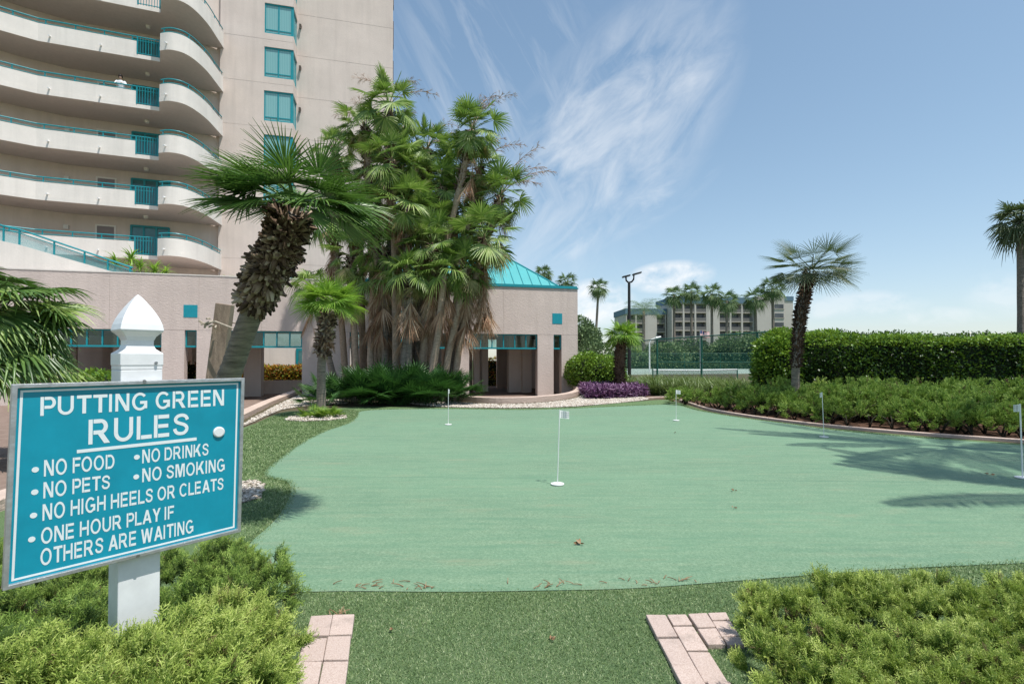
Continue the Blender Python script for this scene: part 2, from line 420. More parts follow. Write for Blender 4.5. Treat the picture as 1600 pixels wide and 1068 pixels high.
M['steel'] = plain('steel bolt', (0.35, 0.35, 0.36), 0.35, 0.2, 30, metal=0.9)
M['sign_blue'] = plain('teal sign face', (0.008, 0.275, 0.385), 0.16, 0.10, 9, spec=0.5)
M['letter'] = plain('pale sign lettering', (0.74, 0.80, 0.81), 0.25, 0.02)
M['lamp_glass'] = plain('frosted lamp', (0.7, 0.66, 0.6), 0.3)
M['brown_metal'] = plain('bronze metal', (0.10, 0.075, 0.06), 0.5)
M['black_metal'] = plain('black metal', (0.018, 0.019, 0.021), 0.5, 0.2)
M['green_metal'] = plain('green coated pipe', (0.012, 0.105, 0.075), 0.45, 0.1)
M['wood'] = plain('weathered timber', (0.30, 0.225, 0.17), 0.85, 0.30, 5, 0.5, 30, stretch=(7, 7, 0.6))
M['twine'] = plain('pale twine', (0.42, 0.36, 0.29), 0.9, 0.4, 60)
M['trunk'] = plain('grey palm bark', (0.22, 0.185, 0.15), 0.9, 0.50, 3.5, 1.0, 14, stretch=(1.5, 1.5, 9))
M['trunk_brown'] = plain('brown fibrous bark', (0.115, 0.07, 0.045), 0.95, 0.45, 9, 1.0, 30, stretch=(2, 2, 1))
M['trunk_pale'] = plain('pale slender bark', (0.37, 0.275, 0.205), 0.9, 0.3, 4, 0.6, 14, stretch=(2, 2, 6))
M['boot'] = foliage('old leaf base', [(0.04, 0.024, 0.016), (0.11, 0.066, 0.042), (0.25, 0.175, 0.12), (0.46, 0.37, 0.28)], 0.85, 0.0, 3)
M['boot_dark'] = foliage('dark leaf base', [(0.03, 0.017, 0.011), (0.06, 0.033, 0.02), (0.12, 0.07, 0.042)], 0.9, 0.0, 3)
M['thatch'] = foliage('dead brown fronds', [(0.17, 0.08, 0.04), (0.34, 0.19, 0.11), (0.50, 0.33, 0.21), (0.64, 0.49, 0.35)], 0.8, 0.15, 0.9)
M['stalk'] = foliage('dry flower stalks', [(0.34, 0.22, 0.17), (0.45, 0.32, 0.25), (0.52, 0.38, 0.30)], 0.8, 0.0)
M['fan_dark'] = foliage('deep green fan leaf', [(0.035, 0.085, 0.02), (0.065, 0.14, 0.032), (0.11, 0.21, 0.048), (0.19, 0.30, 0.075)], 0.36, 0.26, 1.6, 0.5, (0.10, 0.22, 0.02))
M['fan_mid'] = foliage('mid green fan leaf', [(0.06, 0.12, 0.035), (0.12, 0.21, 0.045), (0.20, 0.31, 0.065), (0.30, 0.41, 0.11), (0.45, 0.50, 0.22)], 0.4, 0.30, 1.1, 0.45, (0.16, 0.30, 0.03))
M['fan_old'] = foliage('yellowing fan leaf', [(0.14, 0.17, 0.05), (0.26, 0.26, 0.09), (0.38, 0.34, 0.15), (0.48, 0.40, 0.22)], 0.5, 0.3, 1.5, 0.35, (0.4, 0.38, 0.1))
M['fan_lime'] = foliage('lime green fan leaf', [(0.11, 0.24, 0.03), (0.20, 0.37, 0.05), (0.32, 0.49, 0.08)], 0.42, 0.34, 2, 0.4, (0.28, 0.45, 0.03))
M['fan_grey'] = foliage('grey green fan leaf', [(0.045, 0.075, 0.034), (0.075, 0.11, 0.048), (0.115, 0.15, 0.07), (0.17, 0.20, 0.10)], 0.45, 0.22, 1.6, 0.4, (0.15, 0.24, 0.05))
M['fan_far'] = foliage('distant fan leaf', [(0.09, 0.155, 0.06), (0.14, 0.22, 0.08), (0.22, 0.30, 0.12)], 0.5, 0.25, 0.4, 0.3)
M['palmetto'] = foliage('palmetto leaf', [(0.02, 0.065, 0.018), (0.04, 0.11, 0.026), (0.075, 0.17, 0.04)], 0.42, 0.25, 1.2, 0.4, (0.06, 0.18, 0.02))
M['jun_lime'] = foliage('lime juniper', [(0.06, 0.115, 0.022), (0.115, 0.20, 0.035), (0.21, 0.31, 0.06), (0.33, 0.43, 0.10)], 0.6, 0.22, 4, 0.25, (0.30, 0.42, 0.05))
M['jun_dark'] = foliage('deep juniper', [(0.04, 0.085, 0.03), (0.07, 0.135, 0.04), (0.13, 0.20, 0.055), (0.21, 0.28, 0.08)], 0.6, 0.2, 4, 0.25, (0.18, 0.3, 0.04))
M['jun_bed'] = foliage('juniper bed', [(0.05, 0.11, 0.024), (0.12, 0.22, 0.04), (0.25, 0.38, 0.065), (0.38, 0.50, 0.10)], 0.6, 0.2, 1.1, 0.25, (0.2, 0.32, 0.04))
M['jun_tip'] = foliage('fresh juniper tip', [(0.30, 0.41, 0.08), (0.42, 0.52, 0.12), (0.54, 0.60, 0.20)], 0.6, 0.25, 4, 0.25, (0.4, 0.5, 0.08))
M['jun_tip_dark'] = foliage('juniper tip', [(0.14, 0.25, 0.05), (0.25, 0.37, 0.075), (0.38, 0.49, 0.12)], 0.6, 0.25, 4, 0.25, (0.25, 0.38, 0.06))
M['jun_dead'] = foliage('dead juniper twig', [(0.09, 0.055, 0.03), (0.17, 0.11, 0.06), (0.26, 0.18, 0.10)], 0.9, 0.05, 4)
M['core'] = plain('shade core and woody stems', (0.030, 0.026, 0.016), 0.95, 0.4, 12)  # near-black shrub core holds inner shade in its colour; bed stems share it
M['core_green'] = plain('leaf shade core', (0.008, 0.017, 0.006), 0.95, 0.4, 8)  # near-black fill, the shade between leaves put into its colour
M['hedge'] = foliage('clipped hedge leaf', [(0.010, 0.034, 0.008), (0.020, 0.06, 0.011), (0.04, 0.10, 0.016), (0.09, 0.18, 0.028)], 0.38, 0.25, 0.8, 0.45, (0.20, 0.36, 0.03))  # darkened so the hedge front's shade sits in the leaf colour
M['hedge_lime'] = foliage('lime leaf and lit hedge top', [(0.05, 0.12, 0.018), (0.11, 0.22, 0.03), (0.20, 0.34, 0.045), (0.28, 0.42, 0.06)], 0.4, 0.28, 1.5, 0.4, (0.3, 0.45, 0.04))  # real lime on the bushes; on the clipped hedge top it paints the light
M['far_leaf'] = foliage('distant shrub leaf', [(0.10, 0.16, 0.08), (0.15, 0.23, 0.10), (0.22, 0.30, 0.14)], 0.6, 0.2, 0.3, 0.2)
M['croton'] = foliage('croton leaf', [(0.18, 0.26, 0.03), (0.42, 0.38, 0.04), (0.52, 0.26, 0.04), (0.38, 0.08, 0.03), (0.14, 0.24, 0.04)], 0.4, 0.25, 2, 0.4, None, 0.15)
M['purple'] = foliage('purple heart leaf', [(0.07, 0.02, 0.075), (0.13, 0.045, 0.13), (0.21, 0.10, 0.20), (0.34, 0.22, 0.33)], 0.5, 0.2, 2, 0.3, None, 0.25)
M['strap'] = foliage('strap leaf', [(0.06, 0.10, 0.035), (0.12, 0.18, 0.06), (0.22, 0.29, 0.11), (0.42, 0.46, 0.26)], 0.45, 0.25, 0.9, 0.35, (0.2, 0.3, 0.05))
M['pebble'] = foliage('white pebble', [(0.30, 0.25, 0.20), (0.43, 0.37, 0.31), (0.54, 0.485, 0.42), (0.66, 0.62, 0.56)], 0.7, 0.0, 2, 0.3)
M['dead_leaf'] = foliage('dry leaf', [(0.16, 0.10, 0.05), (0.28, 0.17, 0.09), (0.36, 0.24, 0.15)], 0.8, 0.1, 10)
M['skin'] = plain('skin', (0.45, 0.27, 0.19), 0.5)
M['shirt'] = plain('white cotton', (0.78, 0.80, 0.83), 0.9)
M['hair'] = plain('dark hair', (0.02, 0.014, 0.01), 0.6)
M['denim'] = plain('dark cloth', (0.03, 0.04, 0.07), 0.9)

def ground_mat(name, cols, scale, bump=0.6, fine=120, rough=0.95):
    m, nt, out = nt_new(name); p = pos(nt)
    c = ramp(nt, noise(nt, p, scale, 8, 0.7), [(0.25 + 0.5 * i / max(1, len(cols) - 1), k) for i, k in enumerate(cols)])
    b = nd(nt, 'ShaderNodeBsdfPrincipled', {'Base Color': c, 'Roughness': rough, 'Specular IOR Level': 0.2})
    bn = nd(nt, 'ShaderNodeBump', {'Height': noise(nt, p, fine, 4, 0.7), 'Strength': bump, 'Distance': 0.02})
    nt.links.new(bn.outputs[0], b.inputs['Normal']); nt.links.new(b.outputs[0], out.inputs[0]); return m
M['mulch'] = ground_mat('brown mulch', [(0.045, 0.025, 0.016), (0.11, 0.06, 0.04), (0.19, 0.12, 0.085)], 22)
M['soil'] = ground_mat('garden ground', [(0.05, 0.045, 0.025), (0.10, 0.085, 0.05), (0.15, 0.125, 0.085)], 3)
M['lawn'] = ground_mat('distant lawn', [(0.05, 0.09, 0.03), (0.08, 0.13, 0.04), (0.12, 0.17, 0.06)], 0.4)
M['pave'] = ground_mat('walkway paving', [(0.16, 0.11, 0.09), (0.22, 0.16, 0.13), (0.27, 0.20, 0.17)], 4, 0.3)
M['court'] = ground_mat('pale court surface', [(0.22, 0.29, 0.25), (0.28, 0.34, 0.29)], 0.5, 0.1)
M['gravel'] = ground_mat('white gravel', [(0.22, 0.18, 0.15), (0.42, 0.37, 0.31), (0.58, 0.53, 0.46)], 60, 0.9, 90)
def paver_mat():
    m, nt, out = nt_new('pink concrete paver'); p = pos(nt); g = nd(nt, 'ShaderNodeNewGeometry')
    c = ramp(nt, noise(nt, p, 140, 4, 0.7), [(0.25, (0.34, 0.24, 0.20)), (0.5, (0.53, 0.42, 0.37)), (0.78, (0.68, 0.58, 0.53))])
    c = mix(nt, mth(nt, 'MULTIPLY', g.outputs['Random Per Island'], 0.35), c, (0.34, 0.27, 0.24))
    c = mix(nt, ramp(nt, noise(nt, p, 5, 5, 0.7), [(0.55, (0, 0, 0)), (0.75, (.5, .5, .5))]), c, (0.16, 0.13, 0.11))
    b = nd(nt, 'ShaderNodeBsdfPrincipled', {'Base Color': c, 'Roughness': 0.9, 'Specular IOR Level': 0.25})
    bn = nd(nt, 'ShaderNodeBump', {'Height': noise(nt, p, 160, 4, 0.7), 'Strength': 0.6, 'Distance': 0.006})
    nt.links.new(bn.outputs[0], b.inputs['Normal']); nt.links.new(b.outputs[0], out.inputs[0]); return m
M['paver'] = paver_mat()
def green_mat():
    """short nylon putting turf: fine speckle, faint mowing bands across, a few worn patches"""
    m, nt, out = nt_new('putting turf'); p = pos(nt)
    fine = noise(nt, p, 52, 8, 0.85); mid = noise(nt, pos(nt, (0.5, 3.0, 1)), 3.2, 6, 0.65)
    wide = noise(nt, pos(nt, (0.3, 1.0, 1), (0, 0, 0.06)), 0.55, 4, 0.55)
    band = noise(nt, pos(nt, (0.10, 7.0, 1), (0, 0, 0.03)), 1.6, 5, 0.6, dist=0.3)
    c = ramp(nt, fine, [(0.30, (0.058, 0.122, 0.066)), (0.5, (0.160, 0.255, 0.155)), (0.70, (0.31, 0.41, 0.278))])
    c = mix(nt, mth(nt, 'MULTIPLY', ramp(nt, mid, [(0.42, (0, 0, 0)), (0.7, (1, 1, 1))]), 0.50), c, (0.07, 0.18, 0.105))
    c = mix(nt, mth(nt, 'MULTIPLY', ramp(nt, band, [(0.45, (0, 0, 0)), (0.66, (1, 1, 1))]), 0.22), c, (0.065, 0.175, 0.105))
    c = mix(nt, mth(nt, 'MULTIPLY', ramp(nt, wide, [(0.4, (0, 0, 0)), (0.65, (1, 1, 1))]), 0.30), c, (0.165, 0.31, 0.185))
    dust = noise(nt, pos(nt, (0.35, 1.6, 1)), 2.4, 6, 0.7)
    c = mix(nt, mth(nt, 'MULTIPLY', ramp(nt, dust, [(0.55, (0, 0, 0)), (0.72, (1, 1, 1))]), 0.45), c, (0.26, 0.27, 0.17))
    sp = nd(nt, 'ShaderNodeSeparateXYZ', {0: pos(nt, (1, 1, 1), (0, 0, 0.04))})           # glued seams between the carpet rolls, running across
    wob = mth(nt, 'MULTIPLY', mth(nt, 'SUBTRACT', noise(nt, p, 1.3, 3), 0.5), 0.05)
    fr = mth(nt, 'FRACT', mth(nt, 'DIVIDE', mth(nt, 'ADD', mth(nt, 'ADD', sp.outputs[1], wob), 0.4), 3.66))
    c = mix(nt, mth(nt, 'MULTIPLY', mth(nt, 'LESS_THAN', fr, 0.008), 0.35), c, (0.05, 0.14, 0.085))
    blot = noise(nt, p, 1.1, 7, 0.75)
    c = mix(nt, mth(nt, 'MULTIPLY', ramp(nt, blot, [(0.56, (0, 0, 0)), (0.70, (1, 1, 1))]), 0.35), c, (0.085, 0.17, 0.11))
    b = nd(nt, 'ShaderNodeBsdfPrincipled', {'Base Color': c, 'Roughness': 0.9, 'Specular IOR Level': 0.15, 'Sheen Weight': 0.15})
    bn = nd(nt, 'ShaderNodeBump', {'Height': fine, 'Strength': 0.55, 'Distance': 0.01})
    nt.links.new(bn.outputs[0], b.inputs['Normal']); nt.links.new(b.outputs[0], out.inputs[0]); return m
M['green'] = green_mat()
def fringe_mat():
    m, nt, out = nt_new('longer artificial turf'); p = pos(nt)
    c = ramp(nt, noise(nt, p, 95, 6, 0.8), [(0.3, (0.045, 0.08, 0.03)), (0.5, (0.12, 0.19, 0.08)), (0.72, (0.27, 0.34, 0.19))])
    c = mix(nt, mth(nt, 'MULTIPLY', ramp(nt, noise(nt, p, 1.6, 5, 0.6), [(0.4, (0, 0, 0)), (0.7, (1, 1, 1))]), 0.4), c, (0.055, 0.12, 0.05))
    b = nd(nt, 'ShaderNodeBsdfPrincipled', {'Base Color': c, 'Roughness': 0.85, 'Specular IOR Level': 0.2})
    bn = nd(nt, 'ShaderNodeBump', {'Height': noise(nt, p, 95, 6, 0.8), 'Strength': 0.8, 'Distance': 0.02})
    nt.links.new(bn.outputs[0], b.inputs['Normal']); nt.links.new(b.outputs[0], out.inputs[0]); return m
M['fringe'] = fringe_mat()
M['blade'] = foliage('turf blade', [(0.065, 0.125, 0.04), (0.14, 0.225, 0.08), (0.25, 0.35, 0.14), (0.44, 0.50, 0.29)], 0.5, 0.25, 2.5, 0.35, None, 0.25)

# ------------------------------------------------------------------ light and sky
SUN_EL = R(68)
SUN_DIR = Vector((0.78, -0.62, 0)).normalized() * math.cos(SUN_EL) + Vector((0, 0, math.sin(SUN_EL)))
ld = bpy.data.lights.new('sun', 'SUN'); ld.energy = 3.0; ld.angle = R(0.53); ld.color = (1.0, 0.965, 0.90)
so = bpy.data.objects.new('sun', ld); COL.objects.link(so); so.rotation_euler = (-SUN_DIR).to_track_quat('-Z', 'Y').to_euler(); so.location = (20, 0, 40)
W = bpy.data.worlds.new('World'); SC.world = W; W.use_nodes = True
nt = W.node_tree; nt.nodes.clear()
sky = nt.nodes.new('ShaderNodeTexSky'); sky.sky_type = 'NISHITA'; sky.sun_disc = False
sky.sun_elevation = SUN_EL; sky.sun_rotation = math.atan2(SUN_DIR.x, SUN_DIR.y)
sky.air_density = 1.0; sky.dust_density = 0.5; sky.ozone_density = 1.0; sky.altitude = 0
gen = nt.nodes.new('ShaderNodeTexCoord').outputs['Generated']
sp = nd(nt, 'ShaderNodeSeparateXYZ', {0: gen})
yy = mth(nt, 'MAXIMUM', sp.outputs[1], 0.08)
fwd = mth(nt, 'GREATER_THAN', sp.outputs[1], 0.08)
ca = mth(nt, 'DIVIDE', sp.outputs[0], yy); cb = mth(nt, 'DIVIDE', sp.outputs[2], yy)
cvec = nd(nt, 'ShaderNodeCombineXYZ', {0: ca, 1: cb, 2: 0.0}).outputs[0]
def ell(a0, b0, ra, rb, ang):
    """soft elliptical bank of cloud round one direction in the sky"""
    mp = nd(nt, 'ShaderNodeVectorMath', {0: cvec, 1: (a0, b0, 0)}, operation='SUBTRACT').outputs[0]
    mp = nd(nt, 'ShaderNodeVectorRotate', {'Vector': mp, 'Angle': -ang}, rotation_type='Z_AXIS').outputs[0]
    mp = nd(nt, 'ShaderNodeVectorMath', {0: mp, 1: (1 / ra, 1 / rb, 1)}, operation='MULTIPLY').outputs[0]
    L = nd(nt, 'ShaderNodeVectorMath', {0: mp}, operation='LENGTH').outputs['Value']
    return mth(nt, 'SUBTRACT', 1.0, mth(nt, 'SMOOTHSTEP' if False else 'MULTIPLY', L, 1.0), None, True)
def wisp(ang, sx, sy, scale, lo, hi, det=9, rough=0.62, dist=0.5, seed=0.0):
    v = nd(nt, 'ShaderNodeVectorRotate', {'Vector': cvec, 'Angle': -ang}, rotation_type='Z_AXIS').outputs[0]
    v = nd(nt, 'ShaderNodeMapping', {'Vector': v, 'Scale': (sx, sy, 1), 'Location': (seed, seed * 0.7, seed)}).outputs[0]
    return ramp(nt, noise(nt, v, scale, det, rough, dist=dist), [(lo, (0, 0, 0)), (hi, (1, 1, 1))])
def mul(a, b): return mth(nt, 'MULTIPLY', a, b)
def sm(x, k=1.6): return mth(nt, 'MULTIPLY', x, k, None, True)
w1 = wisp(R(50), 1.0, 2.6, 5.2, 0.38, 0.76, seed=1.3); w2 = wisp(R(118), 0.55, 4.0, 5.0, 0.46, 0.90, seed=4.1)
w3 = wisp(R(10), 1.0, 1.6, 14.0, 0.36, 0.62, 8, 0.6, 0.2, seed=2.2)
cl = [mul(mul(sm(ell(0.19, 0.44, 0.40, 0.19, R(52)), 1.8), w1), 0.60),
      mul(mul(sm(ell(0.32, 0.52, 0.12, 0.06, R(55)), 1.7), w1), 0.55),
      mul(mul(sm(ell(0.02, 0.48, 0.42, 0.26, R(115)), 1.6), w2), 0.55),
      mul(mul(sm(ell(0.25, 0.30, 0.20, 0.05, R(30)), 1.6), wisp(R(30), 1, 3, 6, 0.38, 0.72, seed=7.7)), 0.42),
      mul(mul(sm(ell(0.135, 0.235, 0.10, 0.035, R(38)), 1.7), w1), 0.65),
      mul(mul(sm(ell(0.31, 0.163, 0.095, 0.034, R(6)), 2.6), w3), 0.88),
      mul(mul(sm(ell(0.15, 0.112, 0.10, 0.050, 0), 2.6), w3), 0.95),
      mul(mul(sm(ell(0.70, 0.11, 0.13, 0.030, 0), 2.2), w3), 0.34),
      mul(mul(sm(ell(0.58, 0.10, 0.10, 0.024, 0), 2.2), w3), 0.34),
      mul(mul(sm(ell(0.84, 0.085, 0.12, 0.022, 0), 2.0), w3), 0.28),
      mul(mul(sm(ell(0.97, 0.13, 0.10, 0.05, 0), 1.6), w3), 0.30)]
tot = cl[0]
for k in cl[1:]: tot = mth(nt, 'MAXIMUM', tot, k)
tot = mth(nt, 'MULTIPLY', tot, fwd)
SKY_K = 0.130
damp = nd(nt, 'ShaderNodeVectorMath', {0: sky.outputs[0], 1: (0.10, 0.085, 0.07), 2: (1, 1, 1)}, operation='MULTIPLY_ADD').outputs[0]
skyd = nd(nt, 'ShaderNodeVectorMath', {0: sky.outputs[0], 1: damp}, operation='DIVIDE').outputs[0]
skyc = nd(nt, 'ShaderNodeHueSaturation', {'Color': skyd, 'Hue': 0.490, 'Saturation': 0.98, 'Value': 0.90}).outputs[0]
cloudy = mix(nt, tot, skyc, (0.55 / SKY_K, 0.565 / SKY_K, 0.58 / SKY_K))
bg = nd(nt, 'ShaderNodeBackground', {'Color': cloudy, 'Strength': SKY_K})
wo = nt.nodes.new('ShaderNodeOutputWorld'); nt.links.new(bg.outputs[0], wo.inputs[0])
SC.view_settings.view_transform = 'Standard'; SC.view_settings.look = 'None'; SC.view_settings.gamma = 1.0
SC.view_settings.use_curve_mapping = False; SC.view_settings.exposure = 0.86

# ------------------------------------------------------------------ frames of reference for the buildings (both stand 14 degrees off square)
TH = R(14)
class Frame:
    def __init__(s, x, y, th=TH):
        s.o = Vector((x, y, 0)); s.u = Vector((math.cos(th), math.sin(th), 0)); s.d = Vector((-math.sin(th), math.cos(th), 0))
        s.T = Matrix(((s.u.x, s.d.x, 0, x), (s.u.y, s.d.y, 0, y), (0, 0, 1, 0), (0, 0, 0, 1)))
    def p(s, a, d, z): return s.o + s.u * a + s.d * d + Vector((0, 0, z))
    def s_at(s, px, d=0.0):                    # where along the wall a sight line lands
        k = (px - 800) / F; o = s.o + s.d * d
        return (k * o.y - o.x) / (s.u.x - k * s.u.y)
FL = -0.35
BF = Frame(-10.2, 24.8)      # low building front
TF = Frame(-19.3, 33.5)      # tower front

# ------------------------------------------------------------------ the ground
gnd = sheet('ground', [(-900, -60), (900, -60), (900, 1500), (-900, 1500)], -0.42, M['lawn'])
pv = sheet('walkway', [(-40, 2), (-4.2, 2), (-6.9, 13.8), (-10.0, 24.6), (3.4, 20.0), (4.5, 30), (1.5, 50), (-40, 50)], FL, M['pave'])
CURB = [ground(474, 611), ground(425, 632), ground(380, 655), Vector((-5.9, 9.0, 0)), Vector((-5.2, 4.0, 0)), Vector((-5.0, 1.0, 0))]
ARC = catmull([ground(655, 618), ground(690, 623), ground(735, 627.5), ground(785, 629.5), ground(840, 627.5), ground(885, 622.5), ground(905, 617), ground(911, 611)], 5)
c_wall = BF.p(14.25, 0.1, 0); c_wall.z = 0
soil_poly = [(p.x, p.y) for p in CURB[::-1]] + [tuple(BF.p(BF.s_at(560), -0.12, 0).xy)] + [(p.x, p.y) for p in ARC] + [tuple(c_wall.xy), (1.0, 52), (60, 70), (120, 60), (120, -5), (-5.0, -5)]
sheet('garden_soil', soil_poly, -0.012, M['soil'])
def P2(pts, n=5): return [tuple(p.xy) for p in catmull([ground(*q) for q in pts], n)]
edge_top = [(1000, 626.5), (1042, 624.5), (1078, 634), (1112, 643.5), (1190, 656), (1300, 669), (1450, 682), (1600, 693), (1800, 708)]
green_line = [(384, 905), (384, 868), (394, 846), (425, 818), (443, 795), (454, 770), (450, 754), (430, 748), (413, 742), (424, 726), (470, 692), (508, 673), (543, 661), (556, 650), (560, 643), (600, 639.5),
              (700, 638.6), (800, 640), (880, 638.5), (1000, 633), (1055, 632), (1092, 641), (1150, 651), (1240, 663), (1320, 673.5), (1450, 684.5), (1600, 696), (1790, 711)]
green_poly = P2(green_line, 5) + [(9.0, 5.0), tuple(ground(1760, 872).xy)] + P2([(1600, 880), (1400, 889), (1200, 904), (1000, 919), (850, 923), (700, 925), (560, 924), (480, 925), (410, 926)], 4)
fr_line = [(250, 690), (380, 668), (440, 644), (500, 640.5), (560, 635.5), (690, 636.2), (800, 638), (900, 635.5)]
fringe_poly = P2(fr_line, 4) + P2(edge_top, 5) + [(9.6, 5.0), (5.0, 2.2), (3.2, 0.5), (-2.0, 0.5), (-4.6, 1.5), (-5.0, 4.0)]
sheet('turf_fringe', fringe_poly, 0.0, M['fringe'])
sheet('putting_green', green_poly, 0.006, M['green'])

# turf blades: foreground apron, and the longer rim round the green
def turf_blades():
    g = np.random.default_rng(3)
    near = [(-1.6, 2.25), (2.4, 2.25), (3.6, 2.6), (5.6, 3.4), (6.6, 4.6), tuple(ground(1600, 884).xy)] + P2([(1400, 892), (1200, 907), (1000, 921), (850, 925), (700, 927), (480, 927)], 3) + [(-1.7, 3.4)]
    x, y = sample_poly(near, 210000, g)
    keep = g.random(len(x)) < np.clip((3.3 / np.hypot(x, y)) ** 2, 0.2, 1); x, y = x[keep], y[keep]
    left = P2([(380, 672), (440, 646), (500, 642), (556, 640), (553, 655), (505, 672), (466, 691), (410, 738), (448, 757), (440, 795), (390, 845), (300, 840)], 3)
    x2, y2 = sample_poly(left, 60000, g)
    rim = [Vector((p[0], p[1], 0)) for p in green_poly if p[1] > 2.6 and p[0] < 8.9]
    a = np.array([(p.x, p.y) for p in rim]); ln_ = np.linalg.norm(np.diff(a, axis=0), axis=1); ln_[ln_ > 2.0] = 0; k = g.choice(len(a) - 1, 34000, p=ln_ / ln_.sum()); t = g.random(34000)[:, None]
    r = a[k] * (1 - t) + a[k + 1] * t + g.normal(0, 0.035, (34000, 2))
    X = np.concatenate([x, x2, r[:, 0]]); Y = np.concatenate([y, y2, r[:, 1]]); n = len(X)
    dist = np.hypot(X, Y); L = g.uniform(0.010, 0.021, n) * np.clip(dist / 4, 1, 1.8); w = 0.0042 * np.clip(dist / 3, 1, 3.5) * g.uniform(.7, 1.3, n)
    a = g.uniform(0, 2 * math.pi, n); ln = g.uniform(0.3, 1.4, n)
    d = np.stack([np.cos(a) * np.sin(ln), np.sin(a) * np.sin(ln), np.cos(ln)], 1); b = g.uniform(0, 2 * math.pi, n)
    s = np.stack([np.cos(b), np.sin(b), np.zeros(n)], 1) * w[:, None] / 2
    P = np.stack([X, Y, np.zeros(n)], 1)
    V = np.stack([P - s, P + s, P + d * L[:, None]], 1).reshape(-1, 3)
    o = npmesh('turf_blades', [(V, np.arange(3 * n).reshape(n, 3))], M['blade']); o['kind'] = 'stuff'
    tag(o, 'green artificial turf pile along the rim and apron of the putting green', 'turf')
turf_blades()

# kerbs
def kerb(name, path, th, z0, z1, side, label, mat):
    mb = MB(); mb.wallpath(path, th, z0, z1, side); o = mb.build(name, mat, None, bevel=0.012); tag(o, label, 'kerb'); return o
kerb('kerb_wall', CURB, 0.34, FL - 0.02, 0.13, -1, 'straight beige stucco kerb wall running along the covered walkway', M['stucco_low'])
kerb('kerb_wall', ARC + [c_wall + Vector((0, -.45, 0))], 0.32, FL - 0.02, 0.20, 1, 'curved beige kerb wall bowing out before the pavilion doorway', M['stucco_low'])
ek = P2([(1010, 622.5), (1043, 621), (1062, 626), (1080, 632), (1113, 641.5), (1190, 654), (1300, 667), (1450, 680), (1600, 690.5), (1800, 706)], 6)
mb = MB(); mb.wallpath(ek, 0.13, -0.02, 0.05, 1); tag(mb.build('edging_kerb', M['stucco_low'], None, bevel=0.01), 'low tan brick edging strip between the green and the juniper bed', 'kerb')

# gravel beds: a pale base sheet under real stones
stone_V = np.array([(1, 0, 0), (0, .8, 0), (-1, 0, 0), (0, -.8, 0), (.1, .1, .6), (0, 0, -.4)], float); stone_V += rng.normal(0, .12, stone_V.shape)
stone_F = np.array([(0, 1, 4), (1, 2, 4), (2, 3, 4), (3, 0, 4), (1, 0, 5), (2, 1, 5), (3, 2, 5), (0, 3, 5)])
def stones(name, poly, n, size, label, z=0.010, heap=0.0):
    base = sheet('gravel_bed', poly, 0.0085, M['gravel'])
    x, y = sample_poly(poly, n); a = rng.uniform(0, 6.28, n)
    P = np.stack([x, y, z + heap * rng.random(n)], 1); D = np.stack([np.cos(a), np.sin(a), rng.normal(0, .3, n)], 1)
    o = npmesh(name, [scatter((stone_V, stone_F), P, D, size * rng.uniform(.6, 1.5, n))], M['pebble'], smooth=False)
    tag(o, label, 'pebbles', kind='stuff')
stones('pebbles', P2([(655, 622), (690, 625.5), (735, 630), (785, 632), (840, 630), (885, 625), (905, 620), (914, 613)], 2) + P2([(985, 617), (1012, 622), (1000, 626), (900, 634.8), (800, 637.4), (690, 635.5), (640, 630)], 2), 9000, 0.042, 'white pebbles spread along the curved kerb of the pavilion')
stones('pebbles', P2([(478, 613), (520, 622), (545, 630), (490, 633), (440, 640), (385, 664), (384, 660), (430, 634)], 2), 2600, 0.042, 'white pebbles between the straight kerb wall and the turf')
def ring(c, r, n=24, e=1.0): return [(c.x + r * math.cos(6.2832 * i / n) * rng.uniform(.92, 1.08), c.y + e * r * math.sin(6.2832 * i / n) * rng.uniform(.92, 1.08)) for i in range(n)]
SP = ground(502, 650)
stones('pebbles', ring(SP + Vector((0.05, -0.50, 0)), 0.80), 1000, 0.035, 'ring of white pebbles round the foot of the small lime palm', heap=.02)
BP = Vector((-3.8, 6.05, 0))
stones('pebbles', ring(Vector((-3.82, 5.95, 0)), 0.90), 1900, 0.028, 'white pebbles round the base of the big leaning palm', heap=.012)

# paver strips at the near corners
def pavers(name, quad, cols, rows, stagger, label):
    """quad of world points: near-left, near-right, far-right, far-left"""
    A, B, C, D = [Vector(q) for q in quad]; mb = MB()
    for i in range(cols):
        for j in range(-1, rows + 1):
            o = 0.5 * (i % 2) * stagger
            v0, v1 = max(0, (j + o) / rows), min(1, (j + 1 + o) / rows)
            if v1 - v0 < 0.02: continue
            u0, u1 = i / cols, (i + 1) / cols
            f = lambda u, v: (A * (1 - u) + B * u) * (1 - v) + (D * (1 - u) + C * u) * v
            c = f((u0 + u1) / 2, (v0 + v1) / 2); q = []
            for (u, v) in ((u0, v0), (u1, v0), (u1, v1), (u0, v1)):
                w = f(u, v); e = (c - w).normalized() * 0.007; q.append(w + e)
            h = 0.030 + random.uniform(-.006, .006); jx, jy = random.uniform(-.005, .005), random.uniform(-.005, .005); tl = random.uniform(-.012, .012)
            n0 = len(mb.v); mb.prism([(w.x + jx + tl * (w.y - c.y), w.y + jy - tl * (w.x - c.x)) for w in q], -0.02, h)
            for vi in range(n0 + 4, n0 + 8): v_ = mb.v[vi]; mb.v[vi] = (v_[0], v_[1], v_[2] + random.uniform(-.004, .002))
    o = mb.build(name, M['paver'], None, bevel=0.005); o['kind'] = 'structure'; return o
pavers('paver_path', (ground(452, 1085), ground(541, 1085), ground(555, 965), ground(484, 968)), 2, 3.0.__int__(), 0, '')
g1, g2, g3, g4 = ground(1076, 1100), ground(1158, 1100), ground(1072, 965), ground(1008, 966.5)
pavers('paver_path', (g1, g2, g3, g4), 2, 3, 1, '')
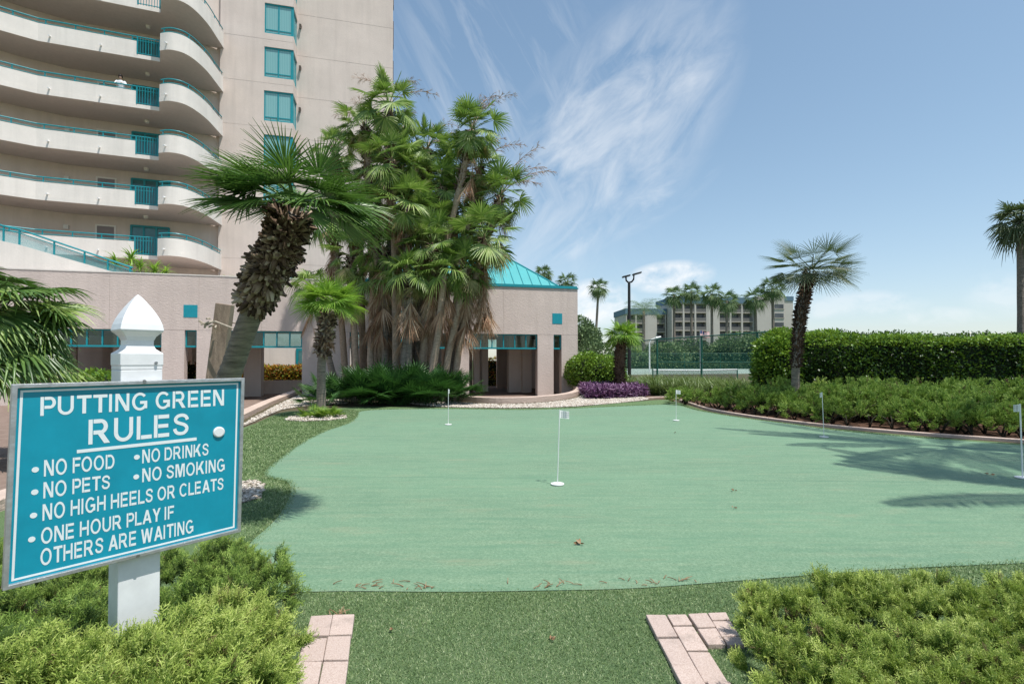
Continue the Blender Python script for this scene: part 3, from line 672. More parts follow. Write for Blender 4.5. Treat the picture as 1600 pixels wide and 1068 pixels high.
pavers('paver_path', (ground(1106, 1014), ground(1166, 1013), ground(1136, 962.5), ground(1073.5, 965)), 2, 2, 1, '')

# ------------------------------------------------------------------ low building with the turquoise pavilion roof
S = BF.s_at
WT, TB, TT = 5.5, 2.18, 2.98          # wall top, transom foot, transom head (heights)
clubhouse = thing('clubhouse', 'low pink stucco building with open doorways, teal transoms and a turquoise metal roof', 'building', BF.p(0, 0, FL), TH)
T = BF.T
ops = [(S(58), S(252), 'wide'), (S(288), S(307), 'slot'), (S(348), S(472), 'wide'), (S(546), S(706), 'wide'), (S(733), S(840), 'wide'), (S(865), S(877.5), 'slot')]
S0, S1 = -15.0, 14.25
mb = MB(); prev = S0
for a, b, k in ops:
    mb.box(prev, a, 0, .40, FL, WT, T); mb.box(a, b, 0, .40, TT, WT, T); prev = b
mb.box(prev, S1, 0, .40, FL, WT, T)
mb.build('wall', M['stucco'], clubhouse)
mb = MB(); mb.box(S1 - .40, S1 - .003, .41, 9.5, FL, WT - .003, T); mb.build('wall', M['stucco'], clubhouse)
# joint lines in the render
mb = MB()
JL = [(S(px) - .007, S(px) + .007, TT + .02, WT - .02) for px in (170, 310, 408, 787)] + [(ops[i][1] + .03, ops[i + 1][0] - .03, TT - .006, TT + .008) for i in range(len(ops) - 1)] + [(ops[-1][1] + .03, S1 - .01, TT - .006, TT + .008)]
for a, b, z0, z1 in JL: mb = MB(); mb.box(a, b, -.004, .02, z0, z1, T); mb.build('joint_line', M['joint'], clubhouse)
mb = MB(); mb.box(S0, S(752), -.02, .46, WT, WT + .05, T); mb.build('coping', M['stucco_pale'], clubhouse)
def transom(a, b, npan):
    mb = MB(); d0, d1 = .10, .18
    for z0, z1 in ((TB, TB + .085), (TT - .06, TT - .002)): mb.box(a + .002, b - .002, d0, d1, z0, z1, T)
    w = (b - a) / npan
    for i in range(npan + 1):
        x = a + i * w; x0, x1 = (x, x + .065) if i == 0 else (x - .065, x) if i == npan else (x - .03, x + .03)
        mb.box(max(a + .002, x0), min(b - .002, x1), d0 + .004, d1 - .004, TB + .085, TT - .06, T)
    fr = mb.build('transom_window', M['teal'], clubhouse)
    mb = MB(); mb.box(a + .03, b - .03, .135, .145, TB + .06, TT - .04, T); mb.build('pane', M['clear'], fr)
for (a, b, k), n in zip(ops, (8, 1, 6, 8, 6, 1)): transom(a, b, n)
for px0, px1 in ((286, 308), (863, 878.5)):
    mb = MB(); mb.box(S(px0), S(px1), -.012, .05, 3.56, 4.14, T); mb.build('tile', M['tile'], clubhouse, bevel=.004)
sq = S(620); mb = MB(); mb.box(sq - .35, sq + .35, -.012, .05, 3.56, 4.14, T); mb.build('tile', M['tile'], clubhouse, bevel=.004)
# roof slab over the covered walk, then the deeper wing
RM, RL = S(716), S(330)
mb = MB(); mb.box(S0, RL, .41, 9.0, 5.02, 5.24, T); mb.box(RL + .003, RM, .41, 4.2, 5.02, 5.24, T); mb.box(RM + .003, S1 - .42, .41, 9.5, 5.02, 5.24, T)
mb.build('roof', M['soffit'], clubhouse)
mb = MB(); mb.box(RL + .01, RM, .41, 4.15, 3.05, 3.2, T); mb.box(S0, RL, .41, 8.9, 3.05, 3.2, T); mb.box(RM + .003, S1 - .42, .41, 9.4, 3.05, 3.2, T); mb.build('ceiling', M['soffit'], clubhouse)
# inner columns and inner walls
def col(a, d, w=.62, dd=.62, z1=3.04, mat='stucco_inner'):
    mb = MB(); mb.box(a - w / 2, a + w / 2, d - dd / 2, d + dd / 2, FL, z1, T); mb.build('column', M[mat], clubhouse, bevel=.01)
col(S(397, 3.5), 3.5, .85, .7); col(S(352, 3.5), 3.5, .7, .7); col(S(196, 3.5), 3.5, .8, .7)
for px, d, w in ((744, 4.4, .34), (757, 4.8, .38), (806, 3.6, 1.0), (822, 3.2, .55)): col(S(px, d), d, w, .5)
mb = MB(); mb.box(S(556), S(586), 3.9, 4.15, FL, 3.04, T); mb.build('column', M['stucco_inner'], clubhouse)
mb = MB()
for a, b in ((S(640, 4), S(654, 4)), (S(690, 4), S(724, 4))):
    mb = MB(); mb.box(a, b, 3.9, 4.15, FL, 3.04, T); mb.build('column', M['stucco_inner'], clubhouse)
mb = MB()                                 # the pavilion's back wall, pierced by gaps
for a, b in ((S(716, 9), S(738, 9)), (S(748, 9), S(752, 9)), (S(776, 9), S(800, 9)), (S(815, 9), S(842, 9)), (S(850, 9), S1 - .42)):
    mb = MB(); mb.box(a, b, 8.9, 9.1, FL, 3.04, T); mb.build('wall', M['stucco_inner'], clubhouse)
for a, b, d in ((S(252, 6), S(283, 6), 5.9), (S0, S(120, 6), 5.9), (S(310, 6), S(344, 6), 5.9), (S(150, 8), S(250, 8), 8.7)):
    mb = MB(); mb.box(a, b, d, d + .2, FL, 3.04, T); mb.build('wall', M['stucco_inner'], clubhouse)
mb = MB()                                 # dark planter parapet behind the third doorway
mb.box(S(350, 4.6), S(724, 4.6), 5.35, 5.6, FL, .42, T); mb.build('planter_wall', M['stucco_inner'], clubhouse)
# back wall of the court with a teal door, caught by the sun
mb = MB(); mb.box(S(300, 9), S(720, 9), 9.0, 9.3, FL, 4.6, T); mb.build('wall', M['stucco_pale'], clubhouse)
dr = MB(); x = S(467, 8.9); dr.box(x - .18, x + .75, 8.93, 8.996, FL, 2.35, T); dr = dr.build('door', M['teal'], clubhouse)
mb = MB(); mb.box(x - .02, x + .6, 8.915, 8.928, .5, 2.2, T); mb.build('pane', M['pane'], dr)
dr = MB(); x = S(592, 8.9); dr.box(x - .18, x + .75, 8.93, 8.996, FL, 2.35, T); dr = dr.build('door', M['teal'], clubhouse)
mb = MB(); mb.box(x - .02, x + .6, 8.915, 8.928, .5, 2.2, T); mb.build('pane', M['pane'], dr)
# hip roof in standing seam metal
ra, rb, rd0, rd1 = S(880) - 10.4, S(880), .55, 9.9; ez, az = WT + .17, 9.75
E = [BF.p(ra, rd0, ez), BF.p(rb, rd0, ez), BF.p(rb, rd1, ez), BF.p(ra, rd1, ez)]; A = BF.p((ra + rb) / 2, (rd0 + rd1) / 2, az)
mb = MB(); mb.add(E + [A], [(0, 1, 4), (1, 2, 4), (2, 3, 4), (3, 0, 4), (3, 2, 1, 0)])
seams = MB()
for i in range(4):
    e0, e1 = E[i], E[(i + 1) % 4]; m = (e0 + e1) / 2; L = (e1 - e0).length; k = int(L / .52)
    up = (A - m); nrm = (e1 - e0).cross(up).normalized()
    for j in range(1, k):
        t = j / k; b0 = e0.lerp(e1, t); h = 1 - abs(2 * t - 1)
        seams.tube([b0 + nrm * .02, b0 + up * h + nrm * .02], .022, 4)
    seams.tube([e0 + nrm * .01, A + nrm * .01], .05, 6)
hr = mb.build('hip_roof', M['roof'], clubhouse)
seams.build('seam', M['teal'], hr)
mb = MB(); mb.box(ra - .4, S1 + .03, -.05, .46, WT + .002, WT + .075, T); mb.box(ra - .3, S1 - .02, .0, .40, WT + .078, WT + .16, T); mb.build('eave_flashing', M['teal'], clubhouse)

# sloping ramp wall on the roof deck at the left
ramp_wall = thing('ramp_wall', 'pale stucco ramp wall sloping down over the low building, with a teal handrail', 'wall', BF.p(-13, 2.0, WT - .3), TH)
rp = [(S(-60, 2.2), 7.55), (S(0, 2.2), 7.12), (S(27, 2.2), 6.98), (S(204, 2.2), 5.64)]
mb = MB(); d0, d1 = 2.2, 2.45
vs = []
for d in (d0, d1):
    for a, z in rp: vs.append(BF.p(a, d, z))
    for a, z in rp[::-1]: vs.append(BF.p(a, d, 5.25))
n = 8; mb.add(vs, [tuple(range(n)), tuple(range(2 * n - 1, n - 1, -1))] + [(i, (i + 1) % n, n + (i + 1) % n, n + i) for i in range(n)])
mb.build('wall', M['stucco_pale'], ramp_wall)
mb = MB(); rl = [(a, z + .72) for a, z in rp[:3]] + [(S(204, 2.2), 6.12)]
for h in (0, -.16): mb.tube([BF.p(a, 2.3, z + h) for a, z in rl], .045 if h == 0 else .025, 6)
for px in (0, 25, 80, 128, 165, 200):
    a = S(px, 2.2); z1 = np.interp(a, [r[0] for r in rl], [r[1] for r in rl]); z0 = np.interp(a, [r[0] for r in rp], [r[1] for r in rp])
    mb.tube([BF.p(a, 2.3, z0 - .02), BF.p(a, 2.3, z1)], .04, 4)
mb.build('handrail', M['teal'], ramp_wall)
mb = MB()
for i in range(3):
    (a0, z0), (a1, z1) = rl[i], rl[i + 1]; (b0, y0), (b1, y1) = rp[i], rp[i + 1]
    mb.add([BF.p(b0, 2.33, y0), BF.p(b1, 2.33, y1), BF.p(a1, 2.33, z1 - .16), BF.p(a0, 2.33, z0 - .16)], [(0, 1, 2, 3)])
M['perf'] = netting('perforated railing infill', (0.10, 0.33, 0.36), .05, .35, (.97, .24))
mb.build('infill_mesh', M['perf'], ramp_wall)

# ------------------------------------------------------------------ apartment tower
tower = thing('apartment_tower', 'tall beige stucco apartment tower with curved balconies and teal window frames', 'building', TF.p(0, 0, FL), TH)
TT_ = TF.T; ST = TF.s_at
cs = ST(455); TOP = 36.0
flo = [25.7 + 2.98 * k for k in range(-6, 3)]              # heads of the corner windows
mb = MB()
# front block in storey bands: solid below and beside each window
wl = ST(409)
mb.box(0, wl, 0, .35, FL, TOP, TT_)
zz = FL
for h in flo:
    z0 = h - 2.05; mb.box(wl, cs, 0, .35, zz, z0, TT_); mb.box(cs - .35, cs, .35, 1.5, zz, z0, TT_); zz = h
mb.box(wl, cs, 0, .35, zz, TOP, TT_); mb.box(cs - .35, cs, .35, 1.5, zz, TOP, TT_)
mb.build('wall', M['stucco_tower'], tower)
c1 = TF.s_at(612, 1.5)
mb = MB(); mb.box(cs - .36, c1, 1.5, 12, FL, TOP, TT_); mb.build('wall', M['stucco_tower'], tower)
mb = MB(); mb.box(-.003, .35, .36, 12, FL, TOP, TT_); mb.box(.36, cs - .37, 2.2, 2.4, FL, TOP, TT_); mb.build('wall', M['stucco_tower'], tower)
for h in flo[:-1]:
    z = h + .50; mb = MB(); mb.box(.02, cs - .01, -.004, .02, z, z + .016, TT_); mb.build('joint_line', M['joint'], tower)
    mb = MB(); mb.box(cs + .01, c1 - .01, 1.496, 1.52, z, z + .02, TT_); mb.build('joint_line', M['joint'], tower)
for h in flo:
    fr = MB(); z0, z1 = h - 2.05, h
    w = cs - wl; f0, f1 = .05, .13
    fr.box(wl + .003, cs - .003, f0, f1, z0 + .002, z0 + .09, TT_); fr.box(wl + .003, cs - .003, f0, f1, z1 - .09, z1 - .002, TT_)
    for x0, x1 in ((wl + .003, wl + .08), (wl + w * .46, wl + w * .46 + .08), (cs - .17, cs - .003)): fr.box(x0, x1, f0 + .002, f1, z0 + .09, z1 - .09, TT_)
    fr.box(wl + .08, cs - .17, f0 + .01, f1, z0 + .26, z0 + .31, TT_)
    fr.box(cs - .13, cs - .05, .135, .23, z0 + .002, z1 - .002, TT_); fr.box(cs - .13, cs - .05, 1.42, 1.495, z0 + .002, z1 - .002, TT_)
    for q0, q1 in ((z0 + .002, z0 + .09), (z1 - .09, z1 - .002)): fr.box(cs - .125, cs - .055, .23, 1.42, q0, q1, TT_)
    fr.box(cs - .12, cs - .06, .80, .86, z0 + .09, z1 - .09, TT_)
    wn = fr.build('window', M['teal'], tower)
    pn = MB(); pn.box(wl + .05, cs - .1, .09, .10, z0 + .05, z1 - .05, TT_); pn.box(cs - .095, cs - .085, .18, 1.45, z0 + .05, z1 - .05, TT_); pn.build('pane', M['blind'], wn)
for h in flo[1:]:
    lb = MB(); x = cs + .22; lb.box(x - .07, x + .07, 1.27, 1.495, h - .46, h - .30, TT_); lb.tube([TF.p(x, 1.34, h - .45), TF.p(x, 1.34, h - .62)], .07, 8)
    lb.build('wall_lamp', M['brown_metal'], tower)
# small louvres on the far right edge
mb = MB()
for z in range(8, 34, 3):
    mb = MB(); mb.box(c1 - .002, c1 + .05, 1.7, 2.3, z - .9, z + .9, TT_); mb.build('corner_vent', M['brown_metal'], tower)

# galleries and rounded balconies
L0, LA, LB_, LC = (-31.5, 24.0), (-26.3, 28.1), (-22.0, 29.7), (-20.9, 30.1)
CV = [Vector(p).to_3d() for p in ((-20.15, 29.0), (-19.65, 28.9), (-19.3, 28.97), (-18.95, 29.22), (-18.75, 29.7), (-18.68, 30.4), (-18.72, 31.3), (-18.9, 32.4), (-19.1, 33.55))]
CVs = [tuple(p.xy) for p in catmull(CV, 5)]
back = [(-20.6, 33.1), (-27.0, 30.75), (-28.6, 29.6), (-33.2, 25.6)]
front = [L0, LA, LB_, LC, CVs[0]] + CVs
slab_poly = [L0, LA, LB_, LC] + CVs + [(-19.4, 33.6)] + back
def inset(path, d):
    P = [Vector(p) for p in path]; out = []
    for i in range(len(P)):
        a = (P[min(i + 1, len(P) - 1)] - P[max(i - 1, 0)]).normalized(); out.append(P[i] + Vector((-a.y, a.x)) * d)
    return [tuple(p) for p in out]
def rail(mb, path, z, r=.035, below=.22, posts=None, zb=None):
    mb.tube([(x, y, z) for x, y in path], r, 6); mb.tube([(x, y, z - below) for x, y in path], r * .6, 5)
    acc, nxt = 0, .2; pts = [Vector(p) for p in path]
    for a, b in zip(pts[:-1], pts[1:]):
        L = (b - a).length
        while nxt < acc + L:
            q = a.lerp(b, (nxt - acc) / L); mb.tube([(q.x, q.y, zb), (q.x, q.y, z)], .03, 4); nxt += 1.35
        acc += L
for k in range(0, 6):
    zr = 8.8 + 2.945 * k; zb = zr - 1.30; zp = zr - .30
    mb = MB(); mb.mi = 1; mb.prism(slab_poly, zb, zb + .22); mb.mi = 0; mb.wallpath([L0, LA, LB_, LC], -.012, zb - .004, zb + .224, 1); mb.wallpath(CVs, -.012, zb - .004, zb + .224, 1)
    mb.wallpath([L0, LA, LB_], .16, zb + .223, zp, 1)
    mb.wallpath([(LC[0] + .06, LC[1] - .02), (CVs[0][0] + .02, CVs[0][1] + .1)], .14, zb + .223, zp, 1)
    mb.wallpath(CVs, .16, zb + .223, zp, 1)
    bal = mb.build('balcony', [M['stucco_pale'], M['soffit']], tower)
    rm = MB(); rail(rm, inset([L0, LA, LB_, LC], .08), zr, zb=zp - .02); rm.build('railing', M['teal'], bal)
    rm = MB(); rail(rm, inset(CVs, .08), zr, zb=zp - .02); rm.build('railing', M['teal'], bal)
    pk = MB(); a, b = Vector(LB_), Vector(LC)
    for i in range(9):
        q = a.lerp(b, .03 + .94 * i / 8); pk.tube([(q.x, q.y, zb + .22), (q.x, q.y, zr)], .04 if i in (0, 8) else .017, 4)
    pk.tube([(a.x, a.y, zb + .30), (b.x, b.y, zb + .30)], .025, 4); pk.build('picket_railing', M['teal'], bal)
    for p, q in (((-23.6, 29.1), (.35, -.94)), ((-25.8, 28.29), (.35, -.94)), ((-27.6, 27.05), (.62, -.78)), ((-19.7, 28.9), (0, -1))):
        sp_ = MB(); sp_.tube([(p[0], p[1], zb + .36), (p[0] + q[0] * .16, p[1] + q[1] * .16, zb + .34)], .045, 6); sp_.build('drain_spout', M['white_paint'], bal)
    lm = MB(); c = Vector((-22.5, 31.3, zb)); lm.tube([c, c - Vector((0, 0, .16))], [.14, .10], 8); lm.build('ceiling_lamp', M['lamp_glass'], bal)
# recessed back wall, with doors and sliding doors on every floor
bp = [(-19.35, 33.75)] + back
mb = MB(); mb.wallpath(bp, .25, FL, 33.0, -1); mb.build('wall', M['stucco_inner'], tower)
u = (Vector(back[0]) - Vector(back[1])).normalized(); BW = Frame(back[1][0], back[1][1], math.atan2(u.y, u.x)); TBk = BW.T; sb = BW.s_at
for k in range(-1, 5):
    z0 = 8.8 + 2.945 * k - 1.30 + .225
    x0, x1 = sb(149), sb(176); d = MB(); d.box(x0, x1, -.035, -.003, z0, z0 + 2.1, TBk); d = d.build('door', M['door'], tower)
    h = MB(); h.box(x0 - .09, x0, -.05, -.003, z0, z0 + 2.2, TBk); h.box(x1, x1 + .09, -.05, -.003, z0, z0 + 2.2, TBk); h.box(x0, x1, -.05, -.003, z0 + 2.103, z0 + 2.2, TBk); h.build('frame', M['stucco_pale'], d)
    x0, x1 = sb(203), sb(262); fr = MB()
    for i in range(4): x = x0 + (x1 - x0) * i / 3; fr.box(x - .05, x + .05, -.10, -.003, z0, z0 + 2.3, TBk)
    fr.box(x0, x1, -.095, -.003, z0 + 2.22, z0 + 2.32, TBk); fr.box(x0, x1, -.095, -.003, z0, z0 + .1, TBk)
    fr = fr.build('sliding_door', M['teal'], tower)
    p = MB(); p.box(x0 + .05, x1 - .05, -.06, -.04, z0 + .1, z0 + 2.22, TBk); p.build('pane', M['pane'], fr)
    c = TF.p(.9, -.4, 0)
    w = MB(); x = sb(101); w.box(x - .12, x + .12, -.14, -.003, z0 + 1.75, z0 + 2.0, TBk); w.build('wall_lamp', M['lamp_glass'], tower)
    x0 = sb(20); w = MB(); w.box(sb(46), sb(50), -.25, -.003, z0, z0 + 2.66, TBk); w.build('pilaster', M['stucco_inner'], tower)

# somebody at the railing, four floors up
def person(x, y, z, rz):
    t = thing('person', 'person in a white shirt leaning on a balcony railing high on the tower', 'person', (x, y, z), rz)
    bm_v = [(0, 0, .93), (0, -.03, 1.12), (0, -.10, 1.33), (0, -.13, 1.46), (0, -.19, 1.56), (0, -.20, 1.68),
            (.10, 0, .86), (.11, -.03, .48), (.10, .03, .07), (.10, -.10, .03), (-.10, 0, .86), (-.11, -.03, .48), (-.10, .03, .07), (-.10, -.10, .03),
            (.19, -.11, 1.38), (.26, -.22, 1.16), (.14, -.40, 1.19), (.08, -.44, 1.18), (-.19, -.11, 1.38), (-.26, -.22, 1.16), (-.14, -.40, 1.19), (-.08, -.44, 1.18)]
    ed = [(0, 1), (1, 2), (2, 3), (3, 4), (4, 5), (0, 6), (6, 7), (7, 8), (8, 9), (0, 10), (10, 11), (11, 12), (12, 13), (2, 14), (14, 15), (15, 16), (16, 17), (2, 18), (18, 19), (19, 20), (20, 21)]
    rad = [.15, .135, .16, .055, .085, .09, .095, .06, .04, .035, .095, .06, .04, .035, .06, .042, .03, .03, .06, .042, .03, .03]
    Mx = MATRIX[t.name]
    me = bpy.data.meshes.new('body'); me.from_pydata(bm_v, ed, []); me.transform(Mx)
    o = link('body', me, t, [M['skin'], M['shirt'], M['denim']])
    sk = o.modifiers.new('skin', 'SKIN'); me.skin_vertices  # radii per joint
    for v, r in zip(me.skin_vertices[0].data, rad): v.radius = (r, r)
    me.skin_vertices[0].data[0].use_root = True
    s2 = o.modifiers.new('smooth', 'SUBSURF'); s2.levels = 2; s2.render_levels = 2
    def ring_part(name, levels, mat):
        mb = MB(); n = 16; vs, fs = [], []
        for (cy, cz, rx, ry) in levels:
            for i in range(n): a = 6.2832 * i / n; vs.append(Mx @ Vector((rx * math.cos(a), cy + ry * math.sin(a), cz)))
        for j in range(len(levels) - 1):
            for i in range(n): fs.append((j * n + i, j * n + (i + 1) % n, (j + 1) * n + (i + 1) % n, (j + 1) * n + i))
        mb.s = True; mb.add(vs, fs); mb.build(name, mat, t)
    ring_part('shirt', [(0, .86, .19, .15), (-.02, 1.05, .18, .145), (-.06, 1.25, .215, .165), (-.09, 1.38, .225, .15), (-.12, 1.46, .09, .085)], M['shirt'])
    ring_part('hair', [(-.165, 1.59, .102, .075), (-.185, 1.67, .108, .10), (-.20, 1.75, .085, .085), (-.20, 1.79, .02, .02)], M['hair'])
    for s_ in (-1, 1):
        mb = MB(); mb.tube([Mx @ Vector((s_ * .17, -.10, 1.40)), Mx @ Vector((s_ * .23, -.15, 1.30)), Mx @ Vector((s_ * .255, -.20, 1.19))], [.08, .075, .065], 10); mb.build('sleeve', M['shirt'], t)
        mb = MB(); mb.tube([Mx @ Vector((s_ * .10, 0, .90)), Mx @ Vector((s_ * .112, -.03, .48)), Mx @ Vector((s_ * .10, .03, .10))], [.125, .085, .065], 10); mb.build('trouser_leg', M['denim'], t)
person(-23.05, 29.95, 8.8 + 2.945 * 3 - 1.30 + .22, R(20))

# ------------------------------------------------------------------ far apartment block
FF_ = Frame(at(1050, 560, 165).x, 165, R(4)); FX = lambda px, d=0: FF_.s_at(px, d)
condo = thing('apartment_block', 'grey beige apartment block with stacked balconies far beyond the tennis court', 'building', FF_.p(0, 0, FL), R(4))
TC = FF_.T; M['condo'] = plain('far beige render', (0.47, 0.435, 0.40), 0.9, 0.06, .2); M['condo_dark'] = plain('shaded balcony glass', (0.075, 0.08, 0.09), 0.3, 0.5, .4); M['condo_blue'] = plain('slate blue roof band', (0.10, 0.17, 0.235), 0.7, 0.1)
M['condo_slab'] = plain('far balcony slab', (0.42, 0.37, 0.33), 0.9, 0.08, .3); M['condo_rail'] = plain('bronze balcony bars', (0.14, 0.13, 0.125), 0.6)
def wing(x0, x1, d, ztop, nf, bays, solid=()):
    w = MB(); w.box(x0, x1, d + 1.6, d + 14, FL, ztop, TC); w.build('wall', M['condo'], condo)
    r = MB(); r.box(x0 - .25, x1 + .25, d - .2, d + 14.2, ztop + .003, ztop + 1.9, TC); r.build('roof', M['condo_blue'], condo)
    fh = (ztop - FL) / nf; bw = (x1 - x0) / bays
    for i in range(nf):
        z = FL + fh * (i + 1); s = MB(); s.box(x0, x1, d, d + 1.59, z - .32, z - .003, TC); s = s.build('balcony', M['condo_slab'], condo)
        b = MB(); z0 = FL + fh * i
        for j in range(bays):
            if j in solid: continue
            b.box(x0 + j * bw + .35, x0 + (j + 1) * bw - .35, d + .02, d + .10, z0 + .02, z0 + 1.05, TC)
        b.build('railing', M['condo_rail'], s)
    for j in range(bays + 1):
        x = x0 + j * bw; c = MB(); c.box(max(x0, x - .28), min(x1, x + .28), d - .06, d + 1.58, FL, ztop, TC); c.build('pier', M['condo'], condo)
    for j in solid: c = MB(); c.box(x0 + j * bw + .29, x0 + (j + 1) * bw - .29, d - .12, d + 1.57, FL, ztop + .6, TC); c.build('pier', M['condo'], condo)
    for i in range(nf):
        for j in range(bays):
            if j in solid: continue
            g = MB(); z0 = FL + fh * i; g.box(x0 + j * bw + .5, x0 + (j + 1) * bw - .5, d + 1.50, d + 1.595, z0 + .1, z0 + fh - .5, TC); g.build('window', M['condo_dark'], condo)
wing(FX(984), FX(1050) - .4, 4.0, 16.6, 6, 4, (2,))
wing(FX(1050), FX(1178), 0.0, 20.0, 7, 7, (3,))
w = MB(); w.box(FX(1179), FX(1222), -1.5, 14, FL, 22.2, TC); w.box(FX(1222) + .02, FX(1237), -1.0, 13, FL, 20.8, TC); w.build('wall', M['condo'], condo)
w = MB(); w.box(FX(1223), FX(1237.5), -1.2, 13.2, 20.83, 22.3, TC); w.build('roof', M['condo_blue'], condo)
for i in range(1, 7):
    z0 = FL + 2.95 * i; g = MB(); g.box(FX(1207), FX(1222) - .3, -1.56, -1.48, z0 + .9, z0 + 2.3, TC); g.build('window', M['condo_dark'], condo)
    g = MB(); g.box(FX(1206), FX(1222) - .1, -1.75, -1.503, z0 + .72, z0 + .88, TC); g.build('window_sill', M['condo_slab'], condo)

# ------------------------------------------------------------------ sign
sd = Vector((.641, .767, 0)).normalized(); sn = Vector((sd.y, -sd.x, 0))          # along the board, and out of its face
Z1 = 1.425
NL = Vector((-.9875 * Z1, Z1, 0))
# top and foot of the board from the sight lines at its near edge; the whole sign leans a touch
def sgn(px, py):
    """sight line to board coordinates: distance along it, height"""
    r = ray(px, py); t = (NL - Vector((0, 0, CAMZ))).dot(sn) / r.dot(sn)
    p = Vector((0, 0, CAMZ)) + r * t; return (p - NL).dot(sd), p.z
cor = [sgn(3, 921), sgn(374, 829), sgn(380, 590), sgn(18, 600)]                    # BL BR TR TL
def sw(u, z, n=0.0): q = NL + sd * u + sn * n; return Vector((q.x, q.y, z))
uc = (cor[0][0] + cor[1][0] + cor[2][0] + cor[3][0]) / 4
sign = thing('rules_sign', 'teal putting green rules sign in an aluminium frame on a white post', 'sign', sw(uc, 0, -.06), math.atan2(sd.y, sd.x))
def quad_in(k):        # corners moved inwards by k metres
    c = [Vector(q) for q in cor]; m = sum(c, Vector((0, 0))) / 4
    return [q + Vector((k if q.x < m.x else -k, k if q.y < m.y else -k)) for q in c]
def frame_mb(k0, k1, n0, n1):
    o, i = quad_in(k0), quad_in(k1); mb = MB()
    vs = [sw(q.x, q.y, n) for n in (n0, n1) for q in o + i]
    fs = []
    for j in range(4):
        k = (j + 1) % 4
        fs += [(8 + j, 8 + k, 12 + k, 12 + j), (j, k, 4 + k, 4 + j), (j, k, 8 + k, 8 + j), (4 + j, 4 + k, 12 + k, 12 + j)]
    mb.add(vs, fs); return mb
mb = frame_mb(0, .0115, -.014, .014); mb.build('frame', M['alum'], sign, bevel=.0012)
q = quad_in(.0105); mb = MB(); mb.add([sw(p.x, p.y, n) for n in (-.008, .002) for p in q], [(0, 1, 2, 3), (7, 6, 5, 4), (0, 1, 5, 4), (1, 2, 6, 5), (2, 3, 7, 6), (3, 0, 4, 7)])
board = mb.build('board', M['sign_blue'], sign)
frame_mb(.0180, .0236, .0021, .0027).build('border_line', M['letter'], board)
def zoom6(cx, cy): return sgn(cx / 2.145, 570 + cy / 2.145)
def ring_(cx, cy, rx, ry, tx, ty, a0, a1, n=22):
    out = []
    for i in range(n):
        p, q = R(a0 + (a1 - a0) * i / n), R(a0 + (a1 - a0) * (i + 1) / n)
        out.append([(cx + rx * math.cos(p), cy + ry * math.sin(p)), (cx + rx * math.cos(q), cy + ry * math.sin(q)), (cx + (rx - tx) * math.cos(q), cy + (ry - ty) * math.sin(q)), (cx + (rx - tx) * math.cos(p), cy + (ry - ty) * math.sin(p))])
    return out
def bar(x0, x1, y0, y1): return [[(x0, y0), (x1, y0), (x1, y1), (x0, y1)]]
def slant(xb, xt, w, y0=0.0, y1=1.0): return [[(xb, y0), (xb + w, y0), (xt + w, y1), (xt, y1)]]
def ess():
    C = catmull([Vector((x, y, 0)) for x, y in ((.73, .70), (.67, .83), (.54, .905), (.40, .918), (.23, .875), (.125, .745), (.19, .615), (.40, .535), (.59, .465), (.70, .345), (.68, .205), (.56, .105), (.41, .082), (.24, .11), (.13, .20), (.09, .32))], 3)
    L = []
    for k, p in enumerate(C):
        d = (C[min(k + 1, len(C) - 1)] - C[max(k - 1, 0)]).normalized(); n = Vector((-d.y, d.x, 0)) * (.072 + .012 * abs(d.y)); L.append(((p + n).xy, (p - n).xy))
    return [[tuple(a[0]), tuple(b[0]), tuple(b[1]), tuple(a[1])] for a, b in zip(L[:-1], L[1:])]
stem = lambda x=0.0, y1=1.0, y0=0.0: bar(x, x + .168, y0, y1)
GLYPH = {'A': (.98, slant(0, .375, .225) + slant(.755, .38, .225) + bar(.2, .78, .22, .385)),
 'C': (.93, ring_(.49, .5, .49, .515, .175, .15, 40, 318)), 'D': (.87, stem() + bar(.2, .44, .83, 1) + bar(.2, .44, 0, .17) + ring_(.42, .5, .45, .5, .175, .155, -90, 90)),
 'E': (.76, stem() + bar(.2, .74, 0, .17) + bar(.2, .69, .42, .585) + bar(.2, .73, .83, 1)), 'F': (.70, stem() + bar(.2, .64, .41, .575) + bar(.2, .70, .83, 1)),
 'G': (.97, ring_(.49, .5, .49, .515, .175, .15, 42, 330) + bar(.50, .95, .36, .53) + bar(.755, .95, .10, .36)), 'H': (.84, stem() + stem(.667) + bar(.2, .64, .41, .585)), 'I': (.205, stem()),
 'K': (.93, stem() + slant(.13, .62, .27, .36, 1) + slant(.67, .27, .26, 0, .66)), 'L': (.70, stem() + bar(.2, .70, 0, .17)), 'M': (1.02, stem() + stem(.852) + slant(.405, .12, .21) + slant(.405, .69, .21)),
 'N': (.84, stem() + stem(.667) + slant(.61, .0, .23)), 'O': (.98, ring_(.49, .5, .49, .515, .175, .15, 0, 360, 32)), 'P': (.78, stem() + bar(.2, .47, .835, 1) + bar(.2, .47, .36, .525) + ring_(.46, .68, .32, .32, .175, .15, -90, 90)),
 'R': (.90, stem() + bar(.2, .49, .835, 1) + bar(.2, .49, .38, .545) + ring_(.48, .69, .32, .31, .175, .15, -90, 90) + slant(.65, .36, .25, 0, .42)), 'S': (.81, ess()), 'T': (.80, bar(0, .80, .83, 1) + bar(.298, .503, 0, .83)),
 'U': (.84, stem(0, 1, .38) + stem(.667, 1, .38) + ring_(.42, .38, .42, .395, .172, .155, 180, 360)), 'W': (1.30, slant(.25, 0, .21) + slant(.265, .545, .21) + slant(.825, .545, .21) + slant(.84, 1.09, .21)),
 'Y': (.90, slant(.345, 0, .23, .40, 1) + slant(.325, .67, .23, .40, 1) + bar(.348, .553, 0, .42))}
